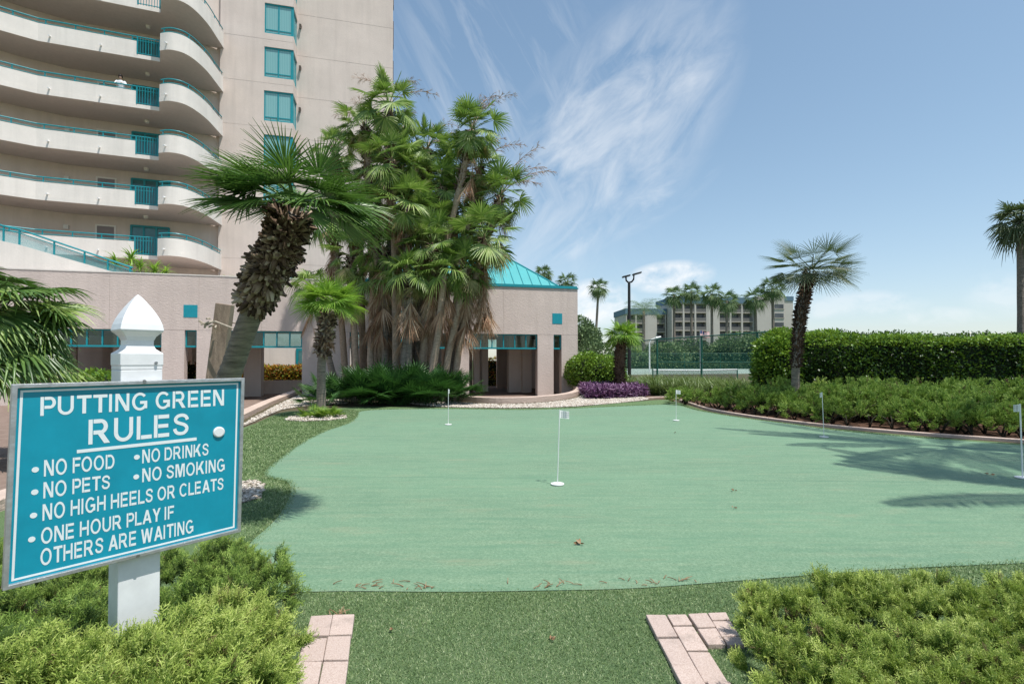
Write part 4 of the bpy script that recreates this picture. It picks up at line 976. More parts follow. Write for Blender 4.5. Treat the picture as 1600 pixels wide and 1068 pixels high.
def lettering(txt, lx, lt, lb, rx, rt, rb):
    """bold grotesque capitals cut from vinyl, laid along one line of the board"""
    x, Q = 0.0, []
    for ch in txt:
        if ch == ' ': x += .36; continue
        w, polys = GLYPH[ch]
        for p in polys: Q.append([(x + a, b) for a, b in p])
        x += w + (.10 if ch in 'ATYLPF' else .165)
    x1 = max(a for p in Q for a, b in p); mb = MB()
    uLt, uLb, uRt, uRb = zoom6(lx, lt), zoom6(lx, lb), zoom6(rx, rt), zoom6(rx, rb)
    for k, p in enumerate(Q):
        vs = []
        for a, b in p:
            a /= x1; u = (uLt[0] + uLb[0]) / 2 * (1 - a) + (uRt[0] + uRb[0]) / 2 * a
            zb = uLb[1] * (1 - a) + uRb[1] * a; zt = uLt[1] * (1 - a) + uRt[1] * a
            vs.append(sw(u, zb + (zt - zb) * b, .0026 + .00003 * (k % 7)))
        mb.add(vs, [(0, 1, 2, 3)])
    mb.build('lettering', M['letter'], board, fix=False)
for t in (('PUTTING GREEN', 135, 107, 170, 750, 81, 135), ('RULES', 296, 183, 266, 632, 160, 232), ('NO FOOD', 147, 318, 373, 383, 298, 345), ('NO DRINKS', 476, 283, 329, 698, 261, 301),
          ('NO PETS', 145, 392, 446, 368, 367, 413), ('NO SMOKING', 476, 346, 392, 752, 312, 354), ('NO HIGH HEELS OR CLEATS', 142, 466, 521, 748, 376, 416),
          ('ONE HOUR PLAY IF', 137, 546, 600, 582, 469, 512), ('OTHERS ARE WAITING', 135, 616, 672, 647, 516, 560)): lettering(*t)
mb = MB(); c = [zoom6(257, 295), zoom6(658, 252), zoom6(658, 242), zoom6(257, 284)]; mb.add([sw(a, b, n) for n in (.002, .0027) for a, b in c], [(4, 5, 6, 7), (0, 1, 5, 4), (1, 2, 6, 5), (2, 3, 7, 6), (3, 0, 4, 7)]); mb.build('underline', M['letter'], board)
def puck(cx, cy, r, h, name, mat, par, n=20, dome=False):
    u0, z0 = zoom6(cx, cy); mb = MB(); vs, fs = [], []
    lv = [(r, .002), (r, .002 + h * .7), (r * .8, .002 + h)] if dome else [(r, .002), (r, .002 + h)]
    for rr, hh in lv:
        for i in range(n): a = 6.2832 * i / n; vs.append(sw(u0 + rr * math.cos(a), z0 + rr * math.sin(a), hh))
    for j in range(len(lv) - 1):
        for i in range(n): fs.append((j * n + i, j * n + (i + 1) % n, (j + 1) * n + (i + 1) % n, (j + 1) * n + i))
    fs.append(tuple(range((len(lv) - 1) * n, len(lv) * n))); mb.add(vs, fs); mb.build(name, mat, par)
for cx, cy in ((118, 350), (458, 308), (116, 425), (456, 374), (112, 503), (106, 583)): puck(cx, cy, .0078, .0007, 'bullet', M['letter'], board)
puck(732, 224, .0190, .007, 'white_cap', M['white'], board, 24, True)
# post, centred behind the board; profile of the finial from the photograph
PC_u = (sgn(223, 700)[0]); hw = .0575
def sq_ring(zs):
    mb = MB(); vs, fs = [], []
    for z, w in zs:
        for a, b in ((-1, -1), (1, -1), (1, 1), (-1, 1)): vs.append(sw(PC_u + a * w, z, -.014 - hw + b * w * -1 if False else -.016 - hw - b * w))
    for j in range(len(zs) - 1):
        for i in range(4): fs.append((4 * j + i, 4 * j + (i + 1) % 4, 4 * j + 4 + (i + 1) % 4, 4 * j + 4 + i))
    fs.append((0, 1, 2, 3)); fs.append(tuple(range(4 * len(zs) - 4, 4 * len(zs)))); mb.add(vs, fs); return mb
zt = sgn(212, 590)[1]
zp = lambda py: CAMZ + (562 - py) / F * (NL + sd * PC_u - sn * .065).y
sq_ring([(-.1, hw), (zp(577), hw)]).build('post', M['white'], sign, bevel=.003)
fin = [(zp(577) + .0005, hw * 1.0), (zp(571), hw * 1.0), (zp(570), hw * 1.03), (zp(552), hw * 1.03), (zp(549), hw * 0.90), (zp(545), hw * .73), (zp(539), hw * .65), (zp(532), hw * .65), (zp(526), hw * .74), (zp(521), hw * .90), (zp(518.5), hw * 1.0),
       (zp(516), hw * 1.05), (zp(507), hw * .99), (zp(498), hw * .88), (zp(489), hw * .73), (zp(480), hw * .55), (zp(471), hw * .34), (zp(465), hw * .19), (zp(461.5), hw * .09), (zp(460), hw * .03)]
sq_ring(fin).build('finial', M['white'], sign, bevel=.0015)
mb = MB()
for px, py in ((224, 595.5), (214, 866)):
    u, z = sgn(px, py); mb.tube([sw(u, z, .010), sw(u, z, .016)], [.0065, .005], 10)
mb.build('bolt', M['steel'], sign)
u, z = sgn(247, 566); mb = MB(); c = sw(PC_u + hw * .65, zp(566.5), -.0125 + .0015); mb.tube([c - sn * .004, c + sn * .003], .0045, 10); mb.build('bolt', M['steel'], sign)

# ------------------------------------------------------------------ practice flags
def golf_flag(c, h, pw, label, adir, flagw, r=.006, white=True):
    t = thing('putting_flag', label, 'flag', c, 0, 'practice flags standing in the putting green')
    mb = MB(); mb.disc((c.x, c.y, c.z + .007), .085, 24, .012); mb.build('cup_plate', M['white_paint'], t)
    tp = c + Vector(pw) + Vector((0, 0, h)); mb = MB(); mb.tube([c + Vector((0, 0, .01)), tp], r, 8); mb.build('pole', M['white_paint'], t)
    d = Vector(adir).normalized(); mb = MB(); vs, fs = [], []; k = 6
    for i in range(k + 1):
        o = Vector((-d.y, d.x, 0)) * .012 * math.sin(i * 1.1); x = tp + d * flagw * i / k + o
        vs += [x - Vector((0, 0, .004 + .018 * i / k)), x - Vector((0, 0, .105 + .012 * i / k))]
    for i in range(k): fs.append((2 * i, 2 * i + 1, 2 * i + 3, 2 * i + 2))
    mb.add(vs, fs); fl = mb.build('pennant', M['white_paint'], t, fix=False)
    mb = MB(); vs = []; sgnn = -1 if Vector((-d.y, d.x, 0)).dot(c) > 0 else 1
    fs = []
    for i in range(1, k):
        for j in range(3):
            zt_ = .030 + .026 * j; o = len(vs); nn = Vector((-d.y, d.x, 0)) * .0022
            a = tp + d * flagw * (i + .1) / k + Vector((-d.y, d.x, 0)) * .012 * math.sin(i * 1.1); b = tp + d * flagw * (i + .75) / k + Vector((-d.y, d.x, 0)) * .012 * math.sin((i + .7) * 1.1)
            for sg in (1, -1): vs += [a + nn * sg - Vector((0, 0, zt_)), b + nn * sg - Vector((0, 0, zt_)), b + nn * sg - Vector((0, 0, zt_ + .012)), a + nn * sg - Vector((0, 0, zt_ + .012))]
            fs += [(o, o + 1, o + 2, o + 3), (o + 4, o + 5, o + 6, o + 7)]
    mb.add(vs, fs); mb.build('printing', M['alum'], fl, fix=False)
golf_flag(ground(871, 757, .006), .955, (.03, .0, 0), 'white flag with grey print nearest the middle of the green', (1, .15, 0), .125)
golf_flag(ground(700.5, 663.5, .006), .88, (0, 0, 0), 'thin white flag pole furned away before the palmetto clump'.replace('furned', 'turned'), (.12, .99, 0), .10)
golf_flag(ground(1056.5, 657, .006), .81, (0, 0, 0), 'small white flag at the far rim beside the purple plants', (1, .3, 0), .14)
golf_flag(ground(1287.5, 683, .006), .93, (-.03, 0, 0), 'white flag pole standing in palm shade before the juniper bed', (.15, 1, 0), .10)
golf_flag(ground(1598, 747, .006), 1.0, (-.02, 0, 0), 'white flag at the right edge of the picture', (.25, 1, 0), .12, .009)

# ------------------------------------------------------------------ timber stake tied to the leaning palm
st = thing('timber_stake', 'grey weathered timber stake tied against the leaning palm trunk', 'stake', at(318, 690, 6.2), 0)
b0, b1 = at(313, 720, 6.15), at(352, 475, 6.05); b0.z = -.05
mb = MB(); mb.tube([b0, b0.lerp(b1, .5), b1], .118, 4, ref=Vector((1, .25, 0))); mb.build('post', M['wood'], st, bevel=.006)
mb = MB()
m0 = b0.lerp(b1, .83)
pts = [at(322, 505, 5.95), at(337, 502, 5.86), at(352, 508, 5.86), at(368, 514, 5.74), at(384, 514, 5.60), at(392, 511, 5.72)]
mb.tube(pts, .010, 6); mb.tube([at(322, 505, 5.95), at(334, 500, 6.3), at(362, 503, 6.3), at(392, 511, 5.72)], .010, 6)
for k in range(7): c = at(326 + random.uniform(-8, 12), 503 + random.uniform(-8, 8), 5.93); mb.tube([c, c + Vector((random.uniform(-.09, .05), random.uniform(-.05, .02), random.uniform(-.08, .06)))], .012, 5)
mb.build('tie_cord', M['twine'], st)

# ------------------------------------------------------------------ tennis court beyond the bed
fl_pts = [(936, 538, 39.0), (974.5, 540, 39.0)]
pA, pB = at(974.5, 541, 45), None
FP = [at(974.6, 541, 42.0), at(1026.6, 530.5, 35.5), at(1095.8, 526.5, 31.0), at(1183, 519.5, 26.7), at(1222, 516, 25.0)]
ftop = 3.02
FPg = [Vector((p.x, p.y, FL + .17)) for p in FP]
fence = thing('tennis_fence', 'green chain link fence round the tennis court beyond the strap leaf bed', 'fence', FPg[2], 0)
for a in FPg: mb = MB(); mb.tube([a, Vector((a.x, a.y, ftop + .05))], .065, 8); mb.build('post', M['green_metal'], fence)
for a, b in zip(FPg[:-1], FPg[1:]):
    mb = MB(); mb.tube([Vector((a.x, a.y, ftop)), Vector((b.x, b.y, ftop))], .035, 8)
    if a is not FPg[0]: mb.tube([Vector((a.x, a.y, 1.45)), Vector((b.x, b.y, 1.45))], .03, 8)
    mb.build('rail', M['green_metal'], fence)
dv = (FPg[3] - FPg[1]).normalized()
M['chain'] = netting('green chain link', (0.03, 0.24, 0.17), .09, .11, (dv.x, dv.y))
mb = MB()
for a, b in zip(FPg[:-1], FPg[1:]): mb.add([a, b, Vector((b.x, b.y, ftop)), Vector((a.x, a.y, ftop))], [(0, 1, 2, 3)])
mb.build('chain_mesh', M['chain'], fence)
bf0, bf1, bf2 = at(915, 545, 98), at(960, 545, 104), at(1240, 545, 100)
bfence = thing('tennis_fence', 'pale green chain link fence along the far side of the tennis court', 'fence', (bf1.x, bf1.y, FL), 0)
BFp = [Vector((p.x, p.y, FL)) for p in (bf0, bf1)] + [Vector((bf1.x, bf1.y, FL)).lerp(Vector((bf2.x, bf2.y, FL)), i / 5) for i in range(1, 6)]
for a in BFp: mb = MB(); mb.tube([a, Vector((a.x, a.y, 2.9))], .05, 6); mb.build('post', M['green_metal'], bfence)
mb = MB()
for a, b in zip(BFp[:-1], BFp[1:]): mb.tube([Vector((a.x, a.y, 2.9)), Vector((b.x, b.y, 2.9))], .04, 6)
mb.build('rail', M['green_metal'], bfence)
mb = MB()
for a, b in zip(BFp[:-1], BFp[1:]): mb.add([a, b, Vector((b.x, b.y, 2.9)), Vector((a.x, a.y, 2.9))], [(0, 1, 2, 3)])
M['chain2'] = netting('far chain link', (0.03, 0.17, 0.13), .12, .06, (1, 0)); mb.build('chain_mesh', M['chain2'], bfence)
sheet('tennis_court', [tuple(FPg[0].xy), tuple(FPg[1].xy), tuple(FPg[2].xy), tuple(FPg[3].xy), tuple(FPg[4].xy), (55, 40), tuple(BFp[-1].xy), tuple(BFp[1].xy), tuple(BFp[0].xy)], FL + .18, M['court'])
nA, nB = at(1152, 577, 41), at(1020, 580, 38.5)
net = thing('tennis_net', 'dark tennis net with a white top band on the court', 'net', (nA.x, nA.y, FL + .34), 0)
g0 = FL + .19
NA, NB_ = Vector((nA.x, nA.y, g0)), Vector((nB.x, nB.y, g0))
for a in (NA, NB_): mb = MB(); mb.tube([a, a + Vector((0, 0, 1.08))], .05, 8); mb.build('post', M['green_metal'], net)
mb = MB(); mb.add([NA, NB_, NB_ + Vector((0, 0, .98)), NA + Vector((0, 0, .98))], [(0, 1, 2, 3)]); M['netm'] = netting('black netting', (.03, .035, .035), .05, .22, (.6, .8)); mb.build('net_mesh', M['netm'], net)
mb = MB(); mb.tube([NA + Vector((0, 0, 1.0)), NA.lerp(NB_, .5) + Vector((0, 0, .95)), NB_ + Vector((0, 0, 1.0))], .05, 6); mb.build('top_band', M['white_paint'], net)

# lamp standards
lp = at(983.5, 582, 36.0); lp.z = FL; topz = at(983.5, 441, 36.0).z
lamp = thing('court_lamp', 'tall black court lamp post with two angled flat heads', 'street lamp', lp, 0)
mb = MB(); mb.tube([lp, Vector((lp.x, lp.y, topz))], [.13, .095], 10); mb.build('pole', M['black_metal'], lamp)
mb = MB(); c = Vector((lp.x, lp.y, topz))
sc = 36.0 / 800
mb.tube([c + Vector((-5 * sc, 0, 8.5 * sc)), c + Vector((-4.5 * sc, 0, 3 * sc)), c + Vector((-2 * sc, 0, .5 * sc)), c, c + Vector((4 * sc, 0, .8 * sc)), c + Vector((7 * sc, 0, 4.5 * sc)), c + Vector((7.5 * sc, 0, 11 * sc))], .06, 8); mb.build('bracket', M['black_metal'], lamp)
for x0, x1, z0, z1 in ((-10, 1.5, 7.2, 10), (6, 19, 11, 14.5)):
    a, b = c + Vector((x0 * sc, 0, z0 * sc)), c + Vector((x1 * sc, 0, z1 * sc)); d = (b - a).normalized(); up = Vector((-d.z, 0, d.x))
    mb = MB(); vs = [p + Vector((0, s * .20, 0)) + up * h for p in (a, b) for s in (-1, 1) for h in (0, .09)]
    mb.add(vs, [(0, 1, 3, 2), (4, 6, 7, 5), (0, 4, 5, 1), (2, 3, 7, 6), (0, 2, 6, 4), (1, 5, 7, 3)]); mb.build('lamp_head', M['black_metal'], lamp)
lp = at(1015, 590, 70); lp.z = FL
l2 = thing('street_lamp', 'slim white lamp post with a drooping arm beyond the court', 'street lamp', lp, 0)
k = 70 / 800; tz = CAMZ + 32 * k
mb = MB(); mb.tube([lp, Vector((lp.x, lp.y, tz - .5))], .10, 8); mb.build('pole', M['white_paint'], l2)
mb = MB(); mb.tube([Vector((lp.x, lp.y, tz - .5)), Vector((lp.x + 3 * k, lp.y, tz)), Vector((lp.x + 10 * k, lp.y, tz + 2.6 * k))], .06, 6); mb.build('arm', M['white_paint'], l2)
mb = MB(); mb.tube([Vector((lp.x + 10 * k, lp.y, tz + 2.5 * k)), Vector((lp.x + 18 * k, lp.y, tz + 4.2 * k))], [.16, .10], 6); mb.build('lamp_head', M['white_paint'], l2)
# flag far off
fp = at(1094, 560, 95); fp.z = FL; k = 95 / 800
fg = thing('flag_pole', 'striped red and white flag flying low on a thin pole beyond the court', 'flag', fp, 0)
mb = MB(); mb.tube([fp, Vector((fp.x, fp.y, CAMZ + 47 * k))], .045, 6); mb.build('pole', M['alum'], fg)
M['flag_red'] = plain('faded red cloth', (.55, .09, .10), .9); M['flag_blue'] = plain('navy cloth', (.04, .06, .16), .9)
mb = MB(); fw, fh = 15 * k, 8.5 * k; zt0 = CAMZ + 45.5 * k
for i in range(13):
    mb.mi = i % 2
    vs, fs = [], []
    for j in range(7):
        x = fp.x + fw * j / 6 + .06; y = fp.y + .25 * math.sin(j * 1.2); dz = -.35 * (j / 6) + .12 * math.sin(j * 1.5)
        vs += [(x, y, zt0 + dz - fh * i / 13), (x, y, zt0 + dz - fh * (i + 1) / 13)]
    for j in range(6): fs.append((2 * j, 2 * j + 1, 2 * j + 3, 2 * j + 2))
    mb.add(vs, fs)
cl_ = mb.build('cloth', [M['flag_red'], M['white_paint']], fg, fix=False)
mb = MB()
for sg in (-.02, .02):
    vs = []
    for j in range(4):
        x = fp.x + fw * j / 6 * .8 + .06; y = fp.y + .25 * math.sin(j * 1.2 * .8) + sg; dz = -.35 * (j * .8 / 6) + .12 * math.sin(j * 1.5 * .8)
        vs += [(x, y, zt0 + dz + .005), (x, y, zt0 + dz - fh * 7 / 13)]
    mb.add(vs, [(2 * j, 2 * j + 1, 2 * j + 3, 2 * j + 2) for j in range(3)])
mb.build('canton', M['flag_blue'], cl_, fix=False)

# ------------------------------------------------------------------ palms
def trunk_mesh(path, rads, mat, parent, n=14, bumps=0.05, ring=0.0, sub=5, seed=0):
    g = np.random.default_rng(seed); P = catmull(path, sub); k = len(P)
    r = np.interp(np.linspace(0, 1, k), np.linspace(0, 1, len(rads)), rads)
    r = r * (1 + g.normal(0, bumps, k)) * (1 + ring * (np.arange(k) % 2))
    mb = MB(); mb.s = True; mb.tube(P, list(r), n); return mb.build('trunk', mat, parent), P, r
def fan_crown(g, hub, n, Lp, Lb, el0, el1, lean=(0, 0), az_list=None, **kw):
    """fronds in a spiral from the youngest (steep) to the oldest (low)"""
    ch = []
    for i in range(n):
        u = (i + .5) / n; az = i * 2.39996 + g.normal(0, .15) if az_list is None else az_list[i]
        el = el1 + (el0 - el1) * u ** .85 + g.normal(0, .08)
        k = dict(droop=.25 + .35 * u, sag=.15 + .45 * u, tilt=.05 + .25 * u); k.update(kw)
        el += lean[0] * math.cos(az) + lean[1] * math.sin(az)
        o = np.array(hub) + np.array([math.cos(az), math.sin(az), 0]) * .05
        ch += fan_leaf(g, o, az, el, Lp * g.uniform(.8, 1.15), Lb * g.uniform(.85, 1.1), **k)
    return ch
def skirt(g, hub, n, Lp, Lb, below, **kw):
    ch = []
    for i in range(n):
        az = g.uniform(0, 6.28); z = g.uniform(0, 1) * below
        ch += fan_leaf(g, np.array(hub) - np.array([0, 0, z]), az, R(g.uniform(-86, -60)), Lp * g.uniform(.7, 1.2), Lb * g.uniform(.7, 1.3),
                       nseg=16, spread=g.uniform(.35, .75), droop=.12, sag=.25, seg_w=.8, nt=4, pw=.010, fold=.6, **kw)
    return ch
def stalks(g, hub, n, L, mat, parent, up=(R(40), R(80)), az=None):
    """branched dry flower stalk"""
    ch = []
    for i in range(n):
        a = g.uniform(0, 6.28) if az is None else az[i]; e = g.uniform(*up); V, Fc = [], []
        P = [np.array(hub, float)]; k = 9
        for j in range(k): P.append(P[-1] + np.array([math.cos(a) * math.cos(e), math.sin(a) * math.cos(e), math.sin(e)]) * L / k); e -= .11
        mb = MB(); mb.tube(P, list(np.linspace(.018, .008, k + 1)), 4)
        for j in range(3, k + 1):
            for q in range(4):
                d = g.normal(0, 1, 3); d[2] = abs(d[2]) * .1 - .35; d = d / np.linalg.norm(d); d += (P[j] - P[j - 1]) * 4; d /= np.linalg.norm(d)
                l = L * .20 * (1 - .5 * (j - 3) / k); m1 = P[j] + d * l * .5; e1 = P[j] + d * l - np.array([0, 0, l * .25])
                mb.tube([P[j], m1, e1], [.009, .007, .005], 3, cap=False)
                for _ in range(3): e2 = m1 + (g.normal(0, .4, 3) + d) * l * .3; mb.tube([m1, e2], [.006, .004], 3, cap=False)
        ch.append((mb.v, mb.f))
    mb2 = MB()
    for v, f in ch: mb2.add(v, f)
    return mb2.build('flower_stalk', mat, parent, fix=False)

# the big leaning palm in front
g = np.random.default_rng(21)
t = thing('fan_palm', 'big leaning fan palm with a shaggy brown trunk beside the rules sign', 'palm tree', BP)
path = [BP + Vector((0, 0, -.05)), at(322, 680, 5.95), at(357, 590, 5.75), at(379, 528, 5.55), at(404, 462, 5.32), at(432, 398, 5.12), at(456, 338, 4.95)]
_, P, r = trunk_mesh(path, [.18, .128, .116, .110, .108, .13, .12], M['trunk'], t, 18, .015, .045, 16, 1)
P_ = path[3:]; up5 = catmull([at(398, 474, 5.36), at(413, 436, 5.24), at(432, 398, 5.12), at(456, 338, 4.95)], 5)
npmesh('leaf_bases', [bark_scales(g, up5, np.interp(np.linspace(0, 1, len(up5)), [0, .12, .3, .55, 1], [.10, .125, .15, .16, .135]), 330, .135, .0, .62, (-2.4, -.4)), bark_scales(g, up5, np.interp(np.linspace(0, 1, len(up5)), [0, .12, .3, .55, 1], [.10, .125, .15, .16, .135]), 380, .135, .35, 1.0, (-.5, 1.9)),
                      bark_scales(g, up5, np.full(len(up5), .15), 360, .12, .0, 1.0, (-.2, .9))], M['boot'], t)
mb = MB(); mb.s = True; mb.tube(up5, list(np.interp(np.linspace(0, 1, len(up5)), [0, .12, .3, .6, 1], [.105, .12, .145, .145, .125])), 14); mb.build('trunk', M['trunk_brown'], t)
hub = at(460, 318, 4.90)
ch = fan_crown(g, hub, 22, .30, .52, R(8), R(50), nseg=32, nt=6, droop=.09, pw=.010, seg_w=.95, spread=1.65, split=.36, lean=(-.05, 0))
for az, el in ((R(182), R(34)), (R(200), R(20)), (R(172), R(12)), (R(190), R(4)), (R(5), R(-4)), (R(-12), R(-16)), (R(-35), R(-2)), (R(12), R(6))):
    ch += fan_leaf(g, hub, az, el, .42, .54, nseg=28, nt=6, droop=.16, spread=1.35, split=.42, pw=.011, seg_w=1.1, tilt=.1)
npmesh('crown', ch, M['fan_dark'], t)


# small lime palm on the fringe
t = thing('fan_palm', 'small lime green fan palm with a thin grey trunk in a ring of pebbles', 'palm tree', SP)
path = [SP, at(502, 600, 14.6), at(503, 560, 14.6), at(510, 515, 14.55), at(515, 482, 14.5)]
trunk_mesh(path, [.14, .115, .115, .13, .12], M['trunk'], t, 12, .03, .05, 6, 2)
u5 = catmull([at(503, 556, 14.6), at(508, 525, 14.55), at(515, 484, 14.5)], 4)
npmesh('leaf_bases', [bark_scales(g, u5, np.interp(np.linspace(0, 1, len(u5)), [0, .2, .6, 1], [.14, .17, .19, .16]), 260, .16, 0, 1, (-1.2, 1.0))], M['boot'], t)
npmesh('crown', fan_crown(g, at(515, 474, 14.5), 28, .40, .70, R(-6), R(66), nseg=30, droop=.16, pw=.012, spread=1.9, split=.36), M['fan_lime'], t)
npmesh('dead_fronds', skirt(g, at(512, 492, 14.5), 7, .22, .42, .45), M['thatch'], t)

# shaggy palm in front of the hedge
b = Vector((8.3, 15.0, -.02)); t = thing('fan_palm', 'shaggy brown trunked fan palm standing before the clipped hedge', 'palm tree', b)
path = [b, at(1243, 590, 15), at(1245, 545, 15), at(1250, 500, 15), at(1258, 455, 15), at(1265, 428, 15)]
trunk_mesh(path, [.13, .112, .108, .12, .13, .13], M['trunk'], t, 12, .03, .04, 6, 3)
u5 = catmull([at(1243.5, 575, 15), at(1246, 535, 15), at(1250, 500, 15), at(1258, 455, 15), at(1266, 426, 15)], 4)
npmesh('leaf_bases', [bark_scales(g, u5, np.interp(np.linspace(0, 1, len(u5)), [0, .2, .6, 1], [.105, .13, .155, .17]), 900, .105, 0, 1, (-.2, 1.2))], M['boot_dark'], t)
hub = at(1268, 420, 15)
ch = fan_crown(g, hub, 34, .62, .76, R(-12), R(52), nseg=22, droop=.06, pw=.011, seg_w=.6, spread=1.5, split=.32)
npmesh('crown', ch, M['fan_grey'], t)

# palm by the purple bed
b = ground(968, 612); b = Vector((at(969, 600, 23.5).x, 23.5, -.02)); t = thing('fan_palm', 'stubby brown trunked fan palm rising from the purple plants', 'palm tree', b)
path = [b, at(968, 585, 23.5), at(969, 555, 23.5), at(972, 528, 23.5)]
trunk_mesh(path, [.17, .20, .24, .22], M['trunk_brown'], t, 12, .03, .04, 6, 4)
u5 = catmull(path, 4); npmesh('leaf_bases', [bark_scales(g, u5, np.full(len(u5), .24), 330, .15, .12, 1, (-.2, 1.0))], M['boot_dark'], t)
npmesh('crown', fan_crown(g, at(973, 524, 23.5), 28, .40, .60, R(-22), R(74), nseg=22, droop=.25, pw=.014, spread=1.8), M['fan_lime'], t)

# drooping palm at the left edge
b = Vector((-9.75, 9.4, FL)); t = thing('fan_palm', 'dense drooping palm at the left edge, in front of the low building', 'palm tree', b)
trunk_mesh([b, b + Vector((.1, 0, 1.6)), b + Vector((.15, 0, 3.0))], [.2, .17, .16], M['trunk'], t, 12, .03, .04, 6, 5)
ch = []
for i in range(58):
    az = g.uniform(0, 6.28); ch += fan_leaf(g, b + Vector((.15, 0, g.uniform(2.5, 2.95))), az, R(g.uniform(-30, 62)), g.uniform(.6, 1.1), g.uniform(.6, .85), nseg=30, spread=2.1, droop=g.uniform(.15, .40), sag=g.uniform(.4, 1.0), tilt=.25, pw=.011, split=.46, seg_w=1.15, nt=6)
for i in range(18):
    az = R(g.uniform(-80, 30)); ch += fan_leaf(g, b + Vector((.15, 0, g.uniform(1.9, 2.7))), az, R(g.uniform(-20, 30)), g.uniform(.7, 1.1), g.uniform(.7, .95), nseg=28, spread=1.9, droop=.35, sag=.8, tilt=.3, split=.46, seg_w=1.15, nt=6)
npmesh('crown', [c + (1 if g.random() < .3 else 0,) for c in ch], [M['fan_dark'], M['fan_mid']], t)

# the clump: one palm for every stem
CL = [  # hub px, py, depth, foot px, trunk bend px, crown radius, leaves, dead fronds, stalk azimuths, label
 ((608, 166), 21.0, 612, -6, 1.20, 26, 4, (R(40), R(60), R(150)), 'tallest palm of the clump, its crown against the edge of the tower'),
 ((571, 198), 21.6, 590, -4, 1.05, 22, 3, (R(140), R(120)), 'palm just left of and below the tallest crown of the clump'),
 ((612, 250), 20.2, 618, 2, 1.15, 26, 10, (), 'palm whose full crown hangs straight under the tallest one in the clump'),
 ((668, 232), 21.8, 640, 10, 1.05, 22, 4, (R(60), R(80), R(30)), 'palm in the gap between the two tallest crowns of the clump'),
 ((738, 204), 20.6, 652, -30, 1.15, 26, 3, (R(70), R(50), R(95), R(20)), 'long leaning palm with the high right crown of the clump'),
 ((782, 306), 21.0, 690, -26, 1.10, 24, 4, (R(10), R(25), R(45), R(-12)), 'rightmost high palm of the clump, its flower stalks against the sky'),
 ((634, 320), 20.0, 630, 4, 1.15, 26, 16, (), 'middle palm of the clump with a broad green crown over brown thatch'),
 ((712, 318), 22.2, 664, -8, 1.10, 22, 10, (), 'palm deep inside the clump behind the leaning stem'),
 ((757, 372), 19.8, 706, -20, 1.20, 28, 22, (), 'low right palm of the clump with a big thatch skirt beside the doorway'),
 ((522, 232), 22.4, 575, 12, .95, 20, 4, (R(100),), 'left high palm of the clump behind the leaning palm crown'),
 ((520, 345), 21.8, 540, 3, 1.0, 22, 8, (), 'lower left palm of the clump over the lime palm'),
 ((676, 382), 19.8, 650, 6, 1.05, 22, 24, (), 'palm in the heart of the clump, mostly hung with dead fronds'),
 ((598, 388), 20.4, 600, 3, 1.05, 20, 28, (), 'short thatched palm of the clump under the middle crown'),
 ((560, 300), 22.0, 566, 3, 1.0, 22, 12, (), 'palm of the clump half hidden behind the leaning palm fronds'),
 ((690, 292), 21.2, 660, 5, .95, 18, 8, (R(80),), 'slim palm of the clump standing between taller stems'),
 ((640, 272), 21.4, 628, 4, 1.0, 18, 3, (R(95),), 'palm of the clump just right of the crown under the tallest one'),
 ((752, 262), 21.6, 668, -24, 1.0, 18, 2, (R(30), R(60)), 'palm of the clump tucked under the long leaning crown'),
 ((584, 330), 20.8, 596, 3, 1.0, 18, 5, (), 'palm of the clump left of the broad middle crown'),
 ((668, 345), 20.6, 646, 3, 1.0, 18, 6, (), 'palm of the clump right of the broad middle crown'),
 ((728, 420), 19.6, 690, -12, .95, 18, 9, (), 'lowest green crown of the clump, left of the doorway thatch'),
 ((548, 402), 20.8, 556, 2, .95, 16, 6, (), 'low green crown of the clump right of the lime palm'),
 ((640, 425), 19.5, 636, 2, .9, 14, 10, (), 'low crown in the front middle of the clump'),
 ((628, 215), 22.9, 616, 3, 1.0, 20, 2, (R(85),), 'palm at the back of the clump between the two topmost crowns'),
 ((700, 262), 23.0, 676, -4, 1.05, 20, 2, (R(70),), 'palm at the back of the clump behind the slim stem'),
 ((590, 268), 22.8, 584, 3, 1.0, 20, 3, (), 'palm at the back of the clump left of the crown under the tallest one'),
 ((655, 300), 23.2, 640, 3, 1.1, 22, 3, (), 'palm at the back of the middle of the clump'),
 ((736, 345), 22.8, 690, -14, 1.05, 22, 5, (), 'palm at the back of the clump above the low right crown'),
 ((604, 440), 22.6, 604, 3, 1.0, 18, 12, (), 'low thatched palm at the back of the clump'),
 ((690, 425), 22.6, 676, -4, 1.0, 18, 12, (), 'low thatched palm at the back of the clump, right of the middle'),
]
